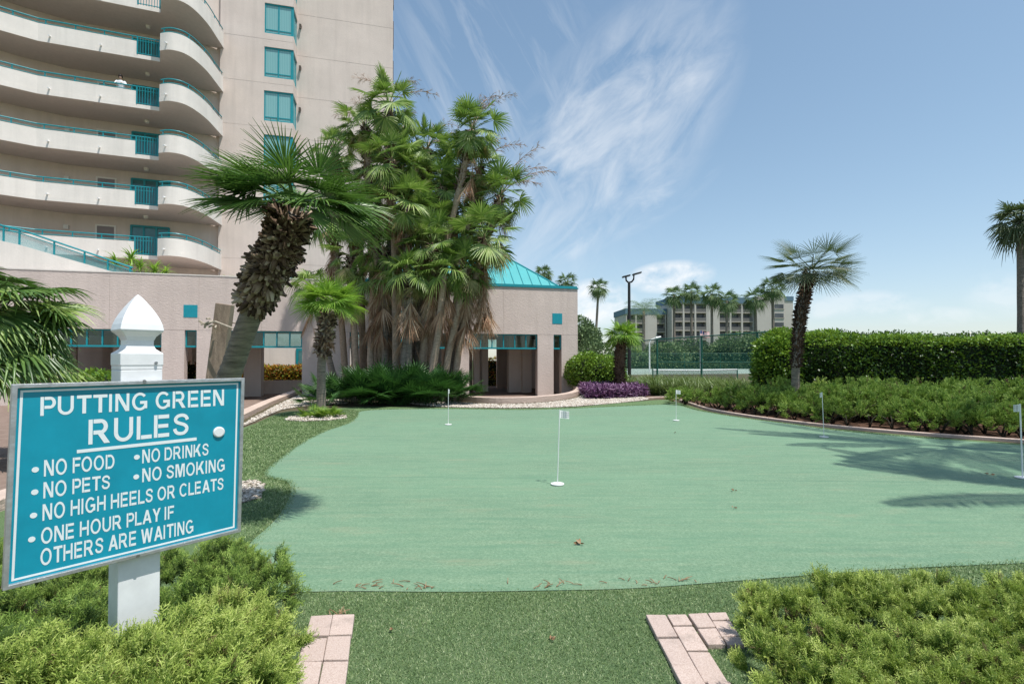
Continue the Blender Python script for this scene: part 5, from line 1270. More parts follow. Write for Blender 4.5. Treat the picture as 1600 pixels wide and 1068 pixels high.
for i, (h, Y, foot, bend, cr, nl, nd_, sa, lab) in enumerate(CL):
    g = np.random.default_rng(100 + i); hub = at(h[0], h[1], Y); bx = at(foot, 600, Y); b = Vector((bx.x, Y + .2, -.03))
    t = thing('clump_palm', lab, 'palm tree', b, 0, 'stems of the palm clump before the low building')
    m1 = b.lerp(hub, .35) + Vector((bend * .3 * Y / 800, 0, 0)); m2 = b.lerp(hub, .7) + Vector((-bend * .4 * Y / 800 if bend < 0 else 0, 0, 0)) + Vector((bend * .5 * Y / 800, 0, 0))
    tm, P, r = trunk_mesh([b, m1, m2, hub], [.15, .13, .12, .13], M['trunk_pale'] if i % 3 else M['trunk'], t, 10, .04, .05, 7, i)
    npmesh('leaf_bases', [bark_scales(g, [hub.lerp(m2, .75), hub.lerp(m2, .3), hub], [.15, .17, .16], 110, .18, 0, 1, (-.3, 1.3))], M['boot'], t)
    ch, old = [], []
    for q in range(nl):
        u = (q + .5) / nl; az = q * 2.39996 + g.normal(0, .35); el = R(82) - R(125) * u ** 1.1 + g.normal(0, .16); k = cr * g.uniform(.72, 1.18)
        ch += fan_leaf(g, hub, az, el, .72 * k, .62 * k, nseg=24, spread=2.0 * g.uniform(.8, 1.05), nt=4, split=.50, pw=.014, droop=.08 + .20 * u, sag=.2 + .5 * u, tilt=.1 + .35 * u * g.random(), seg_w=1.1)
    for q in range(6):
        old += fan_leaf(g, hub - Vector((0, 0, .15)), g.uniform(0, 6.28), R(g.uniform(-75, -25)), .6 * cr, .58 * cr * g.uniform(.8, 1.2), nseg=20, spread=1.5, nt=4, split=.38, pw=.014, droop=.35, sag=.5, tilt=.3)
    npmesh('crown', ch, M['fan_mid'], t); npmesh('old_fronds', old, M['fan_old'], t)
    if nd_: npmesh('dead_fronds', skirt(g, hub - Vector((0, 0, .5)), int(nd_ * 1.5), .5, .8, 1.1 + nd_ * .05), M['thatch'], t)
    if sa: stalks(g, hub, len(sa), 2.5, M['stalk'], t, (R(48), R(82)), sa)
# more stems whose crowns are buried in the clump
ST2 = [(556, 21.5, 470, 'thin bare stem at the left of the clump beside the doorway', 553), (578, 20.6, 440, 'thatched stem left of the middle of the clump', 584), (626, 19.6, 430, 'thick thatched stem near the middle of the clump', 632), (664, 19.4, 430, 'thatched stem right of the middle of the clump', 694),
       (690, 20.2, 440, 'slanting thatched stem at the right of the clump', 735), (608, 21.6, 410, 'brown stem deep in the middle of the clump', 606), (530, 21.3, 450, 'leaning bare stem at the left rim of the clump', 488), (645, 22.4, 400, 'brown stem deep in the right half of the clump', 672)]
for i, (foot, Y, hy, lab, hx) in enumerate(ST2):
    g = np.random.default_rng(300 + i); hub = at(hx, hy, Y); b = Vector((at(foot, 600, Y).x, Y + .1, -.03))
    t = thing('clump_palm', lab, 'palm tree', b, 0, 'stems of the palm clump before the low building')
    trunk_mesh([b, b.lerp(hub, .5) + Vector((.1 if foot > 600 else -.05, 0, 0)), hub], [.16, .13, .13], M['trunk_pale'] if i % 2 else M['trunk'], t, 10, .05, .05, 7, 40 + i)
    npmesh('dead_fronds', skirt(g, hub, 9 if i not in (0, 6) else 3, .5, .7, 1.3), M['thatch'], t)
    npmesh('crown', fan_crown(g, hub + Vector((0, 0, .1)), 9 if i not in (0,) else 5, .5, .72, R(-30), R(75), nseg=22, spread=1.9, nt=4, droop=.45), M['fan_mid'], t)

# tall thin palms in the distance
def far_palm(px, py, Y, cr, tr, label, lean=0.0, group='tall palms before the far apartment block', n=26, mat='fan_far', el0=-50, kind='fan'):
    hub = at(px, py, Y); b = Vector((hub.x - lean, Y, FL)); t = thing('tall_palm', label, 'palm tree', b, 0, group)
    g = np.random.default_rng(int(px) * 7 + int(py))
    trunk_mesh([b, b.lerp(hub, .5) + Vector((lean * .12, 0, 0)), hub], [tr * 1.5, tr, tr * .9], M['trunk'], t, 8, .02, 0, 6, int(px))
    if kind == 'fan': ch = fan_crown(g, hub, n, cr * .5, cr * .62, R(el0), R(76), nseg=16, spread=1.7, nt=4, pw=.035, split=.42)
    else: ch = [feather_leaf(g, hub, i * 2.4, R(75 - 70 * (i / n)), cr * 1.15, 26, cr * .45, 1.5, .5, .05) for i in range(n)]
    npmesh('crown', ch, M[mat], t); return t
far_palm(935, 449, 72, 1.65, .17, 'lone tall thin palm left of the court lamp', .9, 'tall palms far off beyond the court')
far_palm(1053, 461, 124, 3.1, .34, 'leftmost palm before the main wing of the far apartments')
far_palm(1080, 456, 125, 2.9, .32, 'second palm from the left before the far apartments')
far_palm(1112, 460, 120, 3.2, .33, 'third palm from the left before the far apartments, beside the pale pier')
far_palm(1136, 470, 118, 3.2, .33, 'lowest crowned palm before the middle of the far apartments', .4)
far_palm(1180, 466, 120, 3.2, .33, 'palm before the right half of the far apartments', -.3)
far_palm(1207, 450, 120, 3.5, .35, 'tallest and rightmost palm before the far apartments', -.2)
far_palm(1006, 486, 110, 4.4, .34, 'feathery palm before the low left wing of the far apartments', .2, 'tall palms far off beyond the court', 22, 'fan_far', 0, 'feather')
far_palm(850, 427, 70, 1.5, .2, 'palm top showing over the turquoise roof slope, farther left', 0, 'palm tops behind the turquoise roof')
far_palm(885, 441, 68, 1.6, .2, 'palm top showing at the right corner of the turquoise roof', 0, 'palm tops behind the turquoise roof')
far_palm(915, 522, 52, 1.6, .12, 'small slim palm behind the bushes right of the pavilion', 0, 'tall palms far off beyond the court', 18)
far_palm(1594, 345, 22.5, 1.2, .14, 'tall smooth trunked palm beyond the hedge at the right edge', 0.05, 'tall palms at the right', 30, 'fan_grey', -48)
# palms standing just outside the right edge; their shade lies across the green
for i, (x, y, z, cr, lab) in enumerate(((11.1, 7.0, 9.6, 3.8, 'tall palm outside the right edge, shading the far side of the green'), (9.9, 3.7, 8.8, 3.4, 'tall palm outside the right edge, shading the near side of the green'))):
    g = np.random.default_rng(70 + i); b = Vector((x + .9, y, -.02)); t = thing('tall_palm', lab, 'palm tree', b, 0, 'tall palms at the right')
    hub = Vector((x, y, z)); trunk_mesh([b, b.lerp(hub, .5), hub], [.24, .18, .17], M['trunk'], t, 10, .02, .03, 6, 70 + i)
    npmesh('crown', [feather_leaf(g, hub, k * 2.39996 + g.normal(0, .2), R(g.uniform(5, 65)), cr * g.uniform(.85, 1.15), 52, .40, 1.0, .35, .05) for k in range(17)], M['fan_grey'], t)

# ------------------------------------------------------------------ palmettos and low fans
def palmetto(px, py, Y, r, n, label, mat='palmetto', grp='palmettos under the palm clump', h=1.0):
    g = np.random.default_rng(int(px * 3 + py)); b = ground(px, py) if Y is None else Vector((at(px, py, Y).x, Y, 0)); b.z = -.02
    t = thing('palmetto', label, 'shrub', b, 0, grp); ch = []
    for i in range(n):
        a = g.uniform(0, 6.28); o = b + Vector((r * .55 * g.random() * math.cos(a), r * .45 * g.random() * math.sin(a), .05))
        ch += fan_leaf(g, o, a + g.normal(0, .4), R(g.uniform(28, 88)), r * g.uniform(.40, .85) * h, r * g.uniform(.42, .58), nseg=20, spread=2.0, droop=.10, sag=.4, nt=4, split=.4, pw=.007, tilt=.1)
    npmesh('fronds', ch, M[mat], t)
for a in ((530, 628, 18.9, 1.05, 46, 'leftmost palmetto of the row, beside the lime palm trunk'), (575, 630, 18.4, 1.25, 60, 'second palmetto from the left under the clump'), (625, 630, 18.4, 1.30, 60, 'middle palmetto under the clump'), (668, 630, 18.6, 1.30, 60, 'second palmetto from the right under the clump'), (698, 626, 18.9, 1.1, 46, 'rightmost palmetto of the row, by the pavilion doorway'),
          (600, 622, 19.6, 1.3, 40, 'palmetto at the back of the row against the clump stems')): palmetto(*a)
palmetto(490, 652, None, .46, 20, 'low young fan plant left of the lime palm foot', 'hedge_lime', 'low fan plants at the foot of the lime palm', .5)
palmetto(511, 653, None, .42, 20, 'low young fan plant right of the lime palm foot', 'hedge_lime', 'low fan plants at the foot of the lime palm', .5)
palmetto(498, 628, 17.8, .75, 22, 'small palmetto at the end of the straight kerb wall', 'palmetto')

# ------------------------------------------------------------------ junipers
g = np.random.default_rng(55)
SPR = [spray_proto(g) for _ in range(4)]
SPR_FAR = [spray_proto(g, 9, 1, .07) for _ in range(3)]
def juniper(name, lumps, n, size, mat, label, protos=SPR, cat='juniper', kind=None, group=None, zmin=.02, per=26, tip='jun_tip', spread=.30, core=.40, low=.45):
    """lumps: (x, y, z, rx, ry, rz). tufts root inside each lump; the sprays of a tuft fan outwards and up"""
    L = np.array(lumps, float); w = L[:, 3] * L[:, 4]; nt_ = n // per; k = g.choice(len(L), nt_, p=w / w.sum()); l = L[k]
    d = unit(g.normal(0, 1, (nt_, 3)) + np.array([0, 0, low])); d[:, 2] = np.where(d[:, 2] < low - .65, -d[:, 2], d[:, 2])
    C = l[:, :3] + d * l[:, 3:6] * g.uniform(.66, .96, nt_)[:, None]; C[:, 2] = np.maximum(C[:, 2], zmin)
    A = unit(d * np.array([1, 1, .7]) + np.array([0, 0, .55]) + g.normal(0, .30, (nt_, 3))); ts = g.uniform(.75, 1.3, nt_)
    C, A, ts = np.repeat(C, per, 0), np.repeat(A, per, 0), np.repeat(ts, per); n = len(C)
    D = unit(A + g.normal(0, spread, (n, 3))); P = C + D * (size * ts * g.uniform(-.15, .55, n))[:, None]; P[:, 2] = np.maximum(P[:, 2], zmin)
    S = size * ts * g.uniform(.6, 1.1, n); ro = g.uniform(-1.5, 1.5, n); ch = []
    for i in range(len(protos)):
        m = np.arange(n) % len(protos) == i; V, Fc = protos[i]; far = V[Fc].mean(1)[:, 0] > .62
        dead = np.repeat(g.random(nt_) < .035, per) | (g.random(n) < .02)
        for q, mi in ((~far, 0), (far, 1)):
            ch.append(scatter((V, Fc[q]), P[m & ~dead], D[m & ~dead], S[m & ~dead], ro[m & ~dead]) + (mi,)); ch.append(scatter((V, Fc[q]), P[m & dead], D[m & dead], S[m & dead] * .8, ro[m & dead]) + (2,))
    mat = [mat, M[tip], M['jun_dead']]
    b = Vector((L[:, 0].mean(), L[:, 1].mean(), 0)); t = thing(name, label, cat, b, 0, group, kind)
    npmesh('foliage', ch, mat, t)
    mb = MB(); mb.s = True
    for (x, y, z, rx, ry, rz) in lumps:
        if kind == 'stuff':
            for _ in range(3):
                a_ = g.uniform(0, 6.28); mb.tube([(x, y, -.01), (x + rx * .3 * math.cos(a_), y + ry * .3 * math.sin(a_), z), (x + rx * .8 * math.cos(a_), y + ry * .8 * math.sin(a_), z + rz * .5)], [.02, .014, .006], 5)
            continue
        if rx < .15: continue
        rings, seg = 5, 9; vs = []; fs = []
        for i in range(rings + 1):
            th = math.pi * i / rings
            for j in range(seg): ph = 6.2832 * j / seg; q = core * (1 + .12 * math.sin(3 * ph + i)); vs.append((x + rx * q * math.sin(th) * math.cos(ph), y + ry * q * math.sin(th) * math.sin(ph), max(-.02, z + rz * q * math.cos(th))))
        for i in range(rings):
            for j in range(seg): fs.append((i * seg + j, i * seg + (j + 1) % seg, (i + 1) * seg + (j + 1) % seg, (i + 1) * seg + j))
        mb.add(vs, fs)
    mb.build('dark_inside', M['core'], t, fix=False); return t  # real stems in the bed; elsewhere solid cores coloured as inner shade
def lump(px, py, Y, r, rz=None, flat=1.0): p = at(px, py, Y); return (p.x, p.y, max(p.z, .05), r, r * flat, rz or r * .8)
juniper('juniper_shrub', [lump(345, 1020, 2.25, .21, .18), lump(385, 1045, 2.12, .18, .19), lump(318, 1068, 1.9, .24, .20), lump(262, 1078, 1.6, .19, .15), lump(160, 1098, 1.5, .21, .13), lump(60, 1112, 1.45, .22, .13), lump(372, 1098, 1.9, .22, .22), lump(300, 1140, 1.6, .26, .22), lump(395, 1120, 1.95, .16, .20), lump(-30, 1130, 1.4, .24, .14), lump(215, 1108, 1.45, .16, .13), lump(190, 1170, 1.4, .3, .18), lump(355, 978, 2.35, .09, .10), lump(270, 1018, 2.0, .09, .10)],
        12500, .070, M['jun_lime'], 'bright lime juniper in front of the sign post, beside the narrow paver strip')
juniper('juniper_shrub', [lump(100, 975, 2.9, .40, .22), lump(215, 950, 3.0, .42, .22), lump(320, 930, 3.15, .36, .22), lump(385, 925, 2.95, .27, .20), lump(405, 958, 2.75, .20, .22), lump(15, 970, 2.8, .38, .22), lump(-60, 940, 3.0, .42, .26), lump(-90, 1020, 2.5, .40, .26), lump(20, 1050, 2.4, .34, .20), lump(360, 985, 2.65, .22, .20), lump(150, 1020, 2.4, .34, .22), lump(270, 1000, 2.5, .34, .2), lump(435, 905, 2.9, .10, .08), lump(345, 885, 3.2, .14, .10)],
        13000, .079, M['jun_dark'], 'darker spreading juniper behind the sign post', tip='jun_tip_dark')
juniper('juniper_shrub', [lump(1235, 1005, 2.70, .22, .20), lump(1325, 990, 2.85, .32, .20), lump(1430, 990, 2.8, .36, .21), lump(1545, 1010, 2.65, .34, .22), lump(1655, 1010, 2.65, .38, .26), lump(1238, 1085, 2.3, .20, .20), lump(1340, 1085, 2.25, .32, .24), lump(1470, 1090, 2.2, .34, .24), lump(1600, 1095, 2.15, .34, .24), lump(1710, 1080, 2.3, .4, .28), lump(1300, 1150, 2.0, .28, .22), lump(1410, 1150, 2.0, .3, .22), lump(1560, 1150, 2.0, .3, .22), lump(1200, 975, 2.95, .11, .14), lump(1385, 950, 3.05, .22, .13), lump(1300, 945, 3.0, .16, .12), lump(1450, 935, 3.0, .12, .08), lump(1190, 945, 2.95, .07, .08)],
        19000, .073, M['jun_lime'], 'bright lime juniper spreading over the wider corner of pavers')
# long juniper bed along the right of the green
bed = [(ground(*q).x, ground(*q).y) for q in ((1075, 628), (1110, 637), (1190, 649.5), (1300, 662), (1450, 675), (1600, 685), (1800, 699))] + [(12.0, 9.3), (13.5, 14.5), (9.3, 16.2), (6.3, 17.6), (5.6, 19.5)]
mulch = [(ground(*q).x, ground(*q).y) for q in ((1020, 621), (1060, 625.5), (1080, 631), (1113, 640.5), (1190, 653), (1300, 666), (1450, 679), (1600, 689.5), (1800, 705))] + [(12.5, 9.3), (16, 20), (5, 23)]
sheet('mulch_bed', mulch, -.004, M['mulch'])
x, y = sample_poly(bed, 170, g)
front = np.array(bed[:7]); lumps = []
for a, b_ in zip(x, y):
    dist = np.min(np.hypot(front[:, 0] - a, front[:, 1] - b_)); seg = np.min([np.linalg.norm(np.array([a, b_]) - (p * (1 - s) + q * s)) for p, q in zip(front[:-1], front[1:]) for s in np.linspace(0, 1, 12)])
    h = (.42 + .36 * min(1, seg / 2.2)) * g.uniform(.70, 1.22) * (0.62 if a < 5.4 else .8 if a < 6.5 else 1.0); r = g.uniform(.50, .75)
    if seg < .16: continue
    r = min(r, seg + .22); h = min(h, .30 + seg * .9)
    lumps.append((a, b_, h * .55, r, r, h * .52))
for p_, q_ in zip([(1062, 627), (1078, 630.5), (1113, 639.5), (1190, 652), (1300, 665), (1450, 678), (1600, 688)], [(1078, 630.5), (1113, 639.5), (1190, 652), (1300, 665), (1450, 678), (1600, 688), (1800, 703)]):
    A_, B_ = ground(*p_), ground(*q_); nn = Vector((-(B_ - A_).y, (B_ - A_).x, 0)).normalized()
    for k in range(max(1, int((B_ - A_).length / .42))):
        c = A_.lerp(B_, (k + .5) / max(1, int((B_ - A_).length / .42))) + nn * g.uniform(.22, .40); hh = g.uniform(.14, .22); lumps.append((c.x, c.y, hh, .34, .30, hh))
juniper('juniper_bed', lumps, 30000, .17, M['jun_bed'], 'long low juniper bed along the right side of the green', SPR_FAR, 'juniper bed', 'stuff', per=10, tip='jun_tip_dark', core=.42, low=.12)
lump_sp = [lump(1278, 612, 12.6, .09, .28)]
juniper('juniper_sprig', lump_sp, 80, .13, M['jun_bed'], 'upright juniper sprig poking out of the bed beside the shaded flag', SPR_FAR, 'juniper', per=8)

# ------------------------------------------------------------------ clipped hedges and leafy bushes
LEAF = leaf_proto(.5, .10, -.10)
def leafbox(name, path, depth, z0, z1, n, size, mat, label, cat='hedge', core='core_green', rough=.12, mat_top=None, kind=None, group=None, top_round=.15):
    """hedge along a plan path: leaves over its faces, a solid core coloured dark for the shade inside"""
    gg = np.random.default_rng(abs(hash(label)) % 1000 if False else len(label) * 13 + n % 97)
    P = [Vector(p) for p in path]; Ls = [(b - a).length for a, b in zip(P[:-1], P[1:])]; tot = sum(Ls); C = np.concatenate(([0], np.cumsum(Ls)))
    u = gg.uniform(0, tot, n); k = np.clip(np.searchsorted(C, u) - 1, 0, len(Ls) - 1); A = np.array([tuple(p) for p in P]); T = unit(A[k + 1] - A[k]); base = A[k] + T * (u - C[k])[:, None]
    N = np.stack([-T[:, 1], T[:, 0]], 1); h = z1 - z0
    face = gg.random(n); wt = np.array([h, depth * 1.2, h * .35]); wt = np.cumsum(wt / wt.sum()); fc = np.searchsorted(wt, face)
    v = np.where(fc == 1, gg.uniform(0, depth, n), np.where(fc == 0, 0, depth)); z = np.where(fc == 1, z1, z0 + h * gg.random(n))
    bump = rough * (np.sin(u * 2.1 + z * 1.7) * .5 + np.sin(u * 5.3 - z * 3.1) * .3 + np.sin(u * .7) * .6)
    jit = gg.normal(0, .05, n) - np.abs(gg.normal(0, .07, n))
    # rounded upper edge
    e = np.clip((z - (z1 - top_round)) / top_round, 0, 1); v = np.where(fc == 0, v + e ** 2 * top_round, v)
    out = np.where(fc[:, None] == 1, np.array([0, 0, 1.0]), np.concatenate([np.where((fc == 0)[:, None], -N, N), np.zeros((n, 1))], 1))
    X = np.concatenate([base + N * v[:, None], z[:, None]], 1) + out * (bump + jit)[:, None]
    end = gg.random(n) < (depth * h) / (tot * h) * .9
    ei = np.where(end)[0]
    if len(ei): s0 = gg.random(len(ei)) < .5; bb = np.where(s0[:, None], A[0], A[-1]); NN = np.where(s0[:, None], N[0], N[-1]); TT2 = np.where(s0[:, None], -unit(A[1] - A[0]), unit(A[-1] - A[-2])); X[ei] = np.concatenate([bb + NN * gg.uniform(0, depth, len(ei))[:, None], gg.uniform(z0, z1, len(ei))[:, None]], 1) + np.concatenate([TT2, np.zeros((len(ei), 1))], 1) * (jit[ei] + rough * gg.normal(0, .8, len(ei)))[:, None]; out[ei] = np.concatenate([TT2, np.zeros((len(ei), 1))], 1)
    D = unit(out * .7 + gg.normal(0, .65, (n, 3)) + np.array([0, 0, .25]))
    t = thing(name, label, cat, (A[:, 0].mean(), A[:, 1].mean(), z0), 0, group, kind)
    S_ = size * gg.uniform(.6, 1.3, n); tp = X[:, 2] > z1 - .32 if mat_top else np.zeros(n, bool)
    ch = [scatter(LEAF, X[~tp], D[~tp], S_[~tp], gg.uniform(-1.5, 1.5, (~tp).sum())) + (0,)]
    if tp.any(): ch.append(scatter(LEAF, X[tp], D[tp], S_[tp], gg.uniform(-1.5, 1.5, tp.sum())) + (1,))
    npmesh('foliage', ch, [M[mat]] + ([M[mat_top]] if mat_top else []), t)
    mb = MB(); mb.wallpath([tuple(Vector((p.x, p.y)) + Vector((N[0][0], N[0][1])) * .16) for p in P], depth - .32, z0, z1 - .16, 1); mb.build('dark_inside', M[core], t); return t  # solid box behind the leaves, inner shade painted as its dark colour
leafbox('clipped_hedge', [(9.1, 18.2), (12.0, 17.8), (18.5, 17.0), (24.5, 16.0)], 1.4, -.05, 2.36, 52000, .115, 'hedge', 'long clipped hedge with a dark front behind the juniper bed', mat_top='hedge_lime')  # lime top over dark front: light and shade put into the leaf colours
leafbox('clipped_hedge', [(12.6, 22.4), (16, 22.2), (30, 21.5)], 1.2, -.05, 2.72, 14000, .12, 'hedge', 'farther hedge whose top just shows over the long clipped hedge')
def bush(name, lumps, n, size, mat, label, cat='bush', leaf=LEAF, kind=None, group=None, core=True, trunk=None):
    gg = np.random.default_rng(n + len(label)); L = np.array(lumps, float); w = L[:, 3] * L[:, 5]; k = gg.choice(len(L), n, p=w / w.sum()); l = L[k]
    d = unit(gg.normal(0, 1, (n, 3)) + np.array([0, 0, .25])); P = l[:, :3] + d * l[:, 3:6] * gg.uniform(.55, 1.06, n)[:, None] ** .6; P[:, 2] = np.maximum(P[:, 2], FL)
    D = unit(d + gg.normal(0, .6, (n, 3)) + np.array([0, 0, .2]))
    t = thing(name, label, cat, (L[0, 0], L[0, 1], FL if trunk else -.02), 0, group, kind)
    npmesh('foliage' if not trunk else 'crown', [scatter(leaf, P, D, size * gg.uniform(.6, 1.3, n), gg.uniform(-1.5, 1.5, n))], M[mat], t)
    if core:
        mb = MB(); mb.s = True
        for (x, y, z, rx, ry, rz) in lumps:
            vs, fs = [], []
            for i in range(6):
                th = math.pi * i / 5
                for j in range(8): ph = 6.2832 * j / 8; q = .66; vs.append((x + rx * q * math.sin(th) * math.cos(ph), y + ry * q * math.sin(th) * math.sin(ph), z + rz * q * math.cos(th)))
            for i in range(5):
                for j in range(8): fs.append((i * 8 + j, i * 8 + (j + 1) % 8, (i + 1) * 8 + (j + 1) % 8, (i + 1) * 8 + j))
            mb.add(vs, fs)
        mb.build('dark_inside', M['core_green'], t, fix=False)  # solid ellipsoids whose dark colour stands for shade inside the bush
    if trunk:
        mb = MB(); b = Vector((L[0, 0], L[0, 1], FL)); mb.tube([b, Vector(L[0, :3])], [trunk, trunk * .6], 8)
        for q in L[1:]: mb.tube([b.lerp(Vector(L[0, :3]), .5), Vector(q[:3])], [trunk * .5, trunk * .2], 6)
        mb.build('trunk', M['trunk'], t)
    return t
def bl(px, py, Y, r, rz=None): p = at(px, py, Y); return (p.x, p.y, p.z, r, r, rz or r)
# lime end of the hedge
bush('leafy_bush', [bl(1215, 566, 18.6, .85, 1.0), bl(1222, 540, 18.7, .75, .62), bl(1200, 588, 18.5, .55, .8), bl(1290, 533, 18.9, .7, .40)], 9000, .125, 'hedge_lime', 'loose lime green bush at the near end of the clipped hedge')
bush('leafy_bush', [bl(918, 578, 27.2, .95, .95), bl(942, 580, 26.6, .95, .85), bl(903, 582, 27.6, .7, .85), bl(960, 586, 26.0, .6, .7)], 9000, .13, 'hedge_lime', 'rounded green bush against the right side of the pavilion')
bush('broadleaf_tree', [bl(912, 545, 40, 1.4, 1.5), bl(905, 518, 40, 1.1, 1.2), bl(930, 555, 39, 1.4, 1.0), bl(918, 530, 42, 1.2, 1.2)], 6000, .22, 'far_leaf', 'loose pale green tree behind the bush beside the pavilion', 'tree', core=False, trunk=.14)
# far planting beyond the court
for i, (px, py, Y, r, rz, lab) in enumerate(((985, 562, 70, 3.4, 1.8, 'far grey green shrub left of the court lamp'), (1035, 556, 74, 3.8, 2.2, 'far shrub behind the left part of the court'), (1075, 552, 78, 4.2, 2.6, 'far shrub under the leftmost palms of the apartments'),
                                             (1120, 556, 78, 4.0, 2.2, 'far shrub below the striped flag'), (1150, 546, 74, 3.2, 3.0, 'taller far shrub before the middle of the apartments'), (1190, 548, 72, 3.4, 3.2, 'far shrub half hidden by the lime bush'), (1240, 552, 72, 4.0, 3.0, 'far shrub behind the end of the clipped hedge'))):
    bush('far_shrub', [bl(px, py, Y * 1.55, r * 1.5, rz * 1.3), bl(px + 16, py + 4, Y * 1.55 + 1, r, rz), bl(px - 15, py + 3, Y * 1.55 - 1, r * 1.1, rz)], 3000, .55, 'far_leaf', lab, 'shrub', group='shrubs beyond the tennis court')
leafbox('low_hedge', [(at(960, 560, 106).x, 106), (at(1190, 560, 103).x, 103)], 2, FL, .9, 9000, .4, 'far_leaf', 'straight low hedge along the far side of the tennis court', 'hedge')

# strap leaf bed and purple bed
BL = [blade_proto(.055, .5), blade_proto(.05, .8), blade_proto(.06, .3)]
def blades(name, poly, n, size, mat, label, cat, kind='stuff', el=(.5, 1.45), z=.0, wsc=1.0):
    gg = np.random.default_rng(n); x, y = sample_poly(poly, n, gg); a = gg.uniform(0, 6.28, n); e = gg.uniform(*el, n)
    P = np.stack([x, y, np.full(n, z)], 1); D = np.stack([np.cos(a) * np.cos(e), np.sin(a) * np.cos(e), np.sin(e)], 1); ch = []
    for i in range(3):
        m = np.arange(n) % 3 == i; ch.append(scatter((BL[i][0] * np.array([1, wsc, 1]), BL[i][1]), P[m], D[m], size * gg.uniform(.6, 1.25, m.sum())))
    o = npmesh(name, ch, M[mat]); tag(o, label, cat, None, kind); return o
lir = [tuple(ground(*q).xy) for q in ((985, 612), (1012, 617), (1060, 619), (1085, 621), (1130, 627), (1165, 634))] + [tuple(at(1180, 600, 21.5).xy), tuple(at(1150, 600, 25.0).xy), tuple(at(1090, 600, 27.5).xy), tuple(at(975, 600, 29.0).xy)]
def tufts(name, poly, ntuft, per, size, mat, label, cat):
    gg = np.random.default_rng(ntuft); x, y = sample_poly(poly, ntuft, gg); n = ntuft * per
    cx = np.repeat(x, per) + gg.normal(0, .07, n); cy = np.repeat(y, per) + gg.normal(0, .07, n); sz = np.repeat(gg.uniform(.75, 1.25, ntuft), per)
    a = gg.uniform(0, 6.28, n); e = gg.uniform(.75, 1.45, n); P = np.stack([cx, cy, np.zeros(n)], 1); D = np.stack([np.cos(a) * np.cos(e), np.sin(a) * np.cos(e), np.sin(e)], 1); ch = []
    for i in range(3):
        m = np.arange(n) % 3 == i; ch.append(scatter(BL[i], P[m], D[m], size * sz[m] * gg.uniform(.6, 1.15, m.sum())))
    tag(npmesh(name, ch, M[mat]), label, cat, None, 'stuff')
tufts('strap_leaf_bed', lir, 520, 42, .85, 'strap', 'bed of arching striped strap leaves before the tennis fence', 'plants')
pur = [tuple(ground(*q).xy) for q in ((916, 624), (950, 623.5), (990, 621.5), (1013, 619.5))] + [tuple(at(1012, 600, 22.5).xy), tuple(at(985, 600, 24.5).xy), tuple(at(905, 600, 25.0).xy)]
def purple():
    gg = np.random.default_rng(9); n = 9500; x, y = sample_poly(pur, n, gg); a = gg.uniform(0, 6.28, n); e = gg.uniform(-.1, 1.3, n)
    P = np.stack([x, y, gg.uniform(.03, .46, n) ** 1.0], 1); D = np.stack([np.cos(a) * np.cos(e), np.sin(a) * np.cos(e), np.sin(e)], 1)
    tag(npmesh('purple_bed', [scatter(leaf2_proto(.22, .05, -.25), P, D, .20 * gg.uniform(.6, 1.3, n), gg.uniform(-1, 1, n))], M['purple']), 'bed of purple trailing leaves between the pavilion kerb and the pebbles', 'plants', None, 'stuff')
purple()
sheet('mulch_bed', [(p[0], p[1]) for p in pur], -.002, M['mulch'])

# croton hedges inside the court of the low building
def lf(px0, px1, d, z0, z1, n, label, dep=.8): leafbox('croton_hedge', [tuple(BF.p(S(px0, d), d, 0).xy), tuple(BF.p(S(px1, d), d, 0).xy)], dep, z0, z1, n, .15, 'croton', label, 'hedge', rough=.08, top_round=.1)
lf(372, 384, 5.9, .1, 1.05, 700, 'sliver of croton hedge left of the dark column, behind the leaning palm')
lf(406, 476, 5.9, .1, 1.15, 5200, 'red and yellow croton hedge behind the walkway opening')
lf(548, 712, 5.9, .1, 1.1, 5000, 'croton hedge glimpsed between the palm clump stems')
lf(287, 309, 7.0, FL, 1.5, 1200, 'leafy hedge seen through the narrow slot beside the timber stake')
lf(748, 790, 11.0, FL, 1.7, 1500, 'yellow green hedge seen through the pavilion')
lf(808, 824, 11.0, FL, 1.5, 600, 'dark gap planting seen through the right of the pavilion')
bush('leafy_bush', [bl(150, 598, 16.5, .55, .4), bl(172, 600, 16.0, .5, .35), bl(128, 605, 16.5, .5, .4)], 1500, .16, 'hedge_lime', 'low lime plant against the dark opening left of the sign finial')
# rosette plants on the roof deck
def rosette(px, py, d, r, n, label):
    gg = np.random.default_rng(int(px)); hub = BF.p(S(px, d), d, 0); hub.z = at(px, py, hub.y).z
    t = thing('dracaena', label, 'plant', (hub.x, hub.y, 5.24), 0, 'yellow green plants on the roof deck')
    a = gg.uniform(0, 6.28, n); e = gg.uniform(-.3, 1.4, n); D = np.stack([np.cos(a) * np.cos(e), np.sin(a) * np.cos(e), np.sin(e)], 1)
    P = np.tile(np.array(hub), (n, 1)) + D * .06 - np.array([0, 0, 1]) * gg.uniform(0, .4, n)[:, None]
    npmesh('leaves', [scatter((BL[0][0] * np.array([1, 1.8, 1]), BL[0][1]), P, D, r * gg.uniform(.7, 1.2, n))], M['fan_lime'], t)
    mb = MB(); mb.tube([(hub.x, hub.y, 5.2), tuple(hub)], [.05, .035], 6); mb.build('stem', M['trunk'], t)
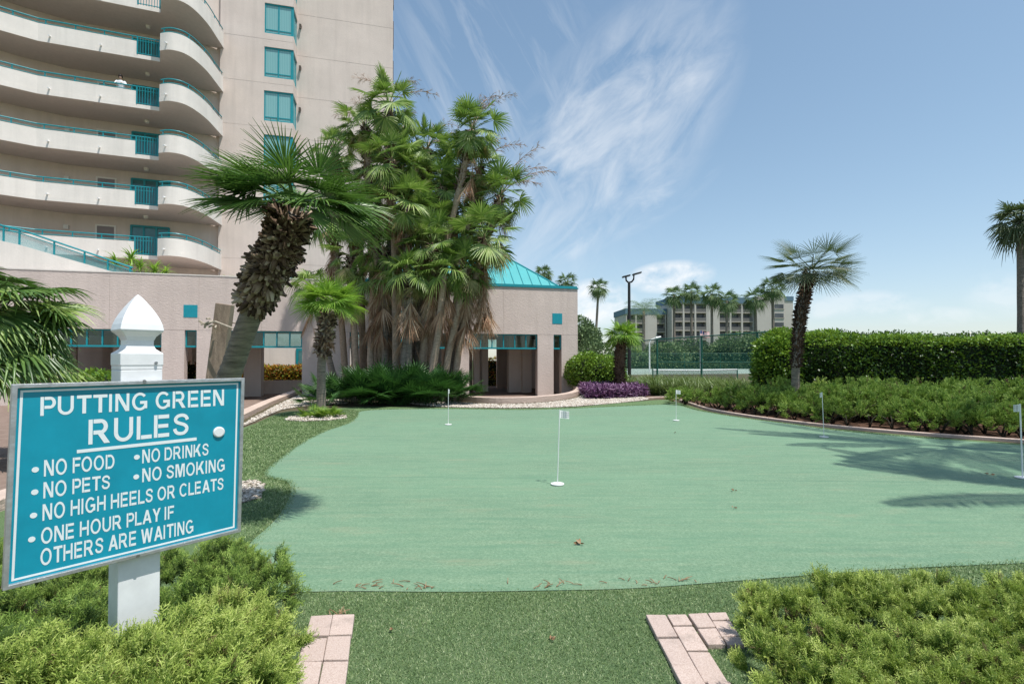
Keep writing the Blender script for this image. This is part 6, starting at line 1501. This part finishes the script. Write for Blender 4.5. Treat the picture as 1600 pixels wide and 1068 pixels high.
for px, py, d, r, lab in ((178, 406, 3.4, .65, 'leftmost yellow green plant behind the ramp handrail'), (203, 402, 3.6, .75, 'tall yellow green plant at the foot of the ramp handrail'), (218, 410, 3.2, .6, 'yellow green plant right of the tallest one on the roof deck'),
                          (240, 418, 3.4, .65, 'yellow green plant under the lowest rounded balcony'), (257, 422, 3.6, .55, 'rightmost yellow green plant on the roof deck')): rosette(px, py, d, r, 60, lab)
for px in (352, 365, 376): rosette(px, 432, 1.2, .28, 16, {352: 'left sprig of weed on top of the low wall', 365: 'middle sprig of weed on top of the low wall', 376: 'right sprig of weed on top of the low wall'}[px])

# ------------------------------------------------------------------ litter on the turf
def litter(name, spots, size, label_fn, mat='dead_leaf'):
    for i, (px, py, s) in enumerate(spots):
        gg = np.random.default_rng(int(px + py)); c = ground(px, py, .010); n = 5
        a = gg.uniform(0, 6.28, n); P = np.tile(np.array(c), (n, 1)) + np.stack([gg.normal(0, .018 * s, n), gg.normal(0, .014 * s, n), gg.uniform(.002, .014, n)], 1)
        D = np.stack([np.cos(a), np.sin(a), gg.uniform(0, .4, n)], 1)
        o = npmesh(name, [scatter(leaf2_proto(.5, .15, .2), P, D, size * s * gg.uniform(.6, 1.2, n), gg.normal(0, .6, n))], M[mat])
        root_at(o, c); tag(o, label_fn[i], 'leaf', 'dead leaves fallen on the turf')
litter('dead_leaf', [(905, 850, .85), (1145, 767, .6), (1148, 794, .45), (860, 1000, .4), (614, 985, .4), (1054, 676, .8), (1545, 742, .8)], .062,
       ['crumpled brown leaf on the green right of the middle flag foot', 'small brown leaf on the green near the palm shade tips', 'thin twiggy leaf just below the small brown leaf', 'brown leaf on the apron turf between the paver corners', 'tan leaf on the apron near the left pavers', 'dry leaf on the far green under the small flag', 'dark leaf lying in the palm shade'])
def twigs(c, n, r, label):
    gg = np.random.default_rng(n + int(abs(c.x) * 50)); mb = MB()
    for i in range(n):
        a = gg.uniform(0, 3.14); p = c + Vector((gg.normal(0, r), gg.normal(0, r * .25), .012)); d = Vector((math.cos(a), math.sin(a) * .6, gg.uniform(0, .35))) * gg.uniform(.03, .09)
        mb.tube([p, p + d * .5 + Vector((0, 0, .004)), p + d], [.0035, .003, .002], 4)
    o = mb.build('twig_litter', M['dead_leaf'], None, fix=False); root_at(o, c); tag(o, label, 'twigs', 'twig litter along the near edge of the green', 'stuff')
for px, py, n, r, lab in ((580, 917, 16, .12, 'twigs at the left end of the near green edge'), (665, 921, 7, .05, 'few twigs at the near green edge right of the left heap'), (860, 916, 13, .10, 'twigs at the middle of the near green edge'), (1000, 912, 10, .08, 'orange brown twigs at the near green edge above the right pavers'), (1040, 908, 8, .09, 'dark twigs just right of the orange ones'), (535, 962, 9, .05, 'twigs at the corner of the left pavers')): twigs(ground(px, py), n, r, lab)

SC.cycles.use_denoising = True
SC.cycles.denoising_prefilter = 'NONE'
SC.cycles.sample_clamp_indirect = 4.0
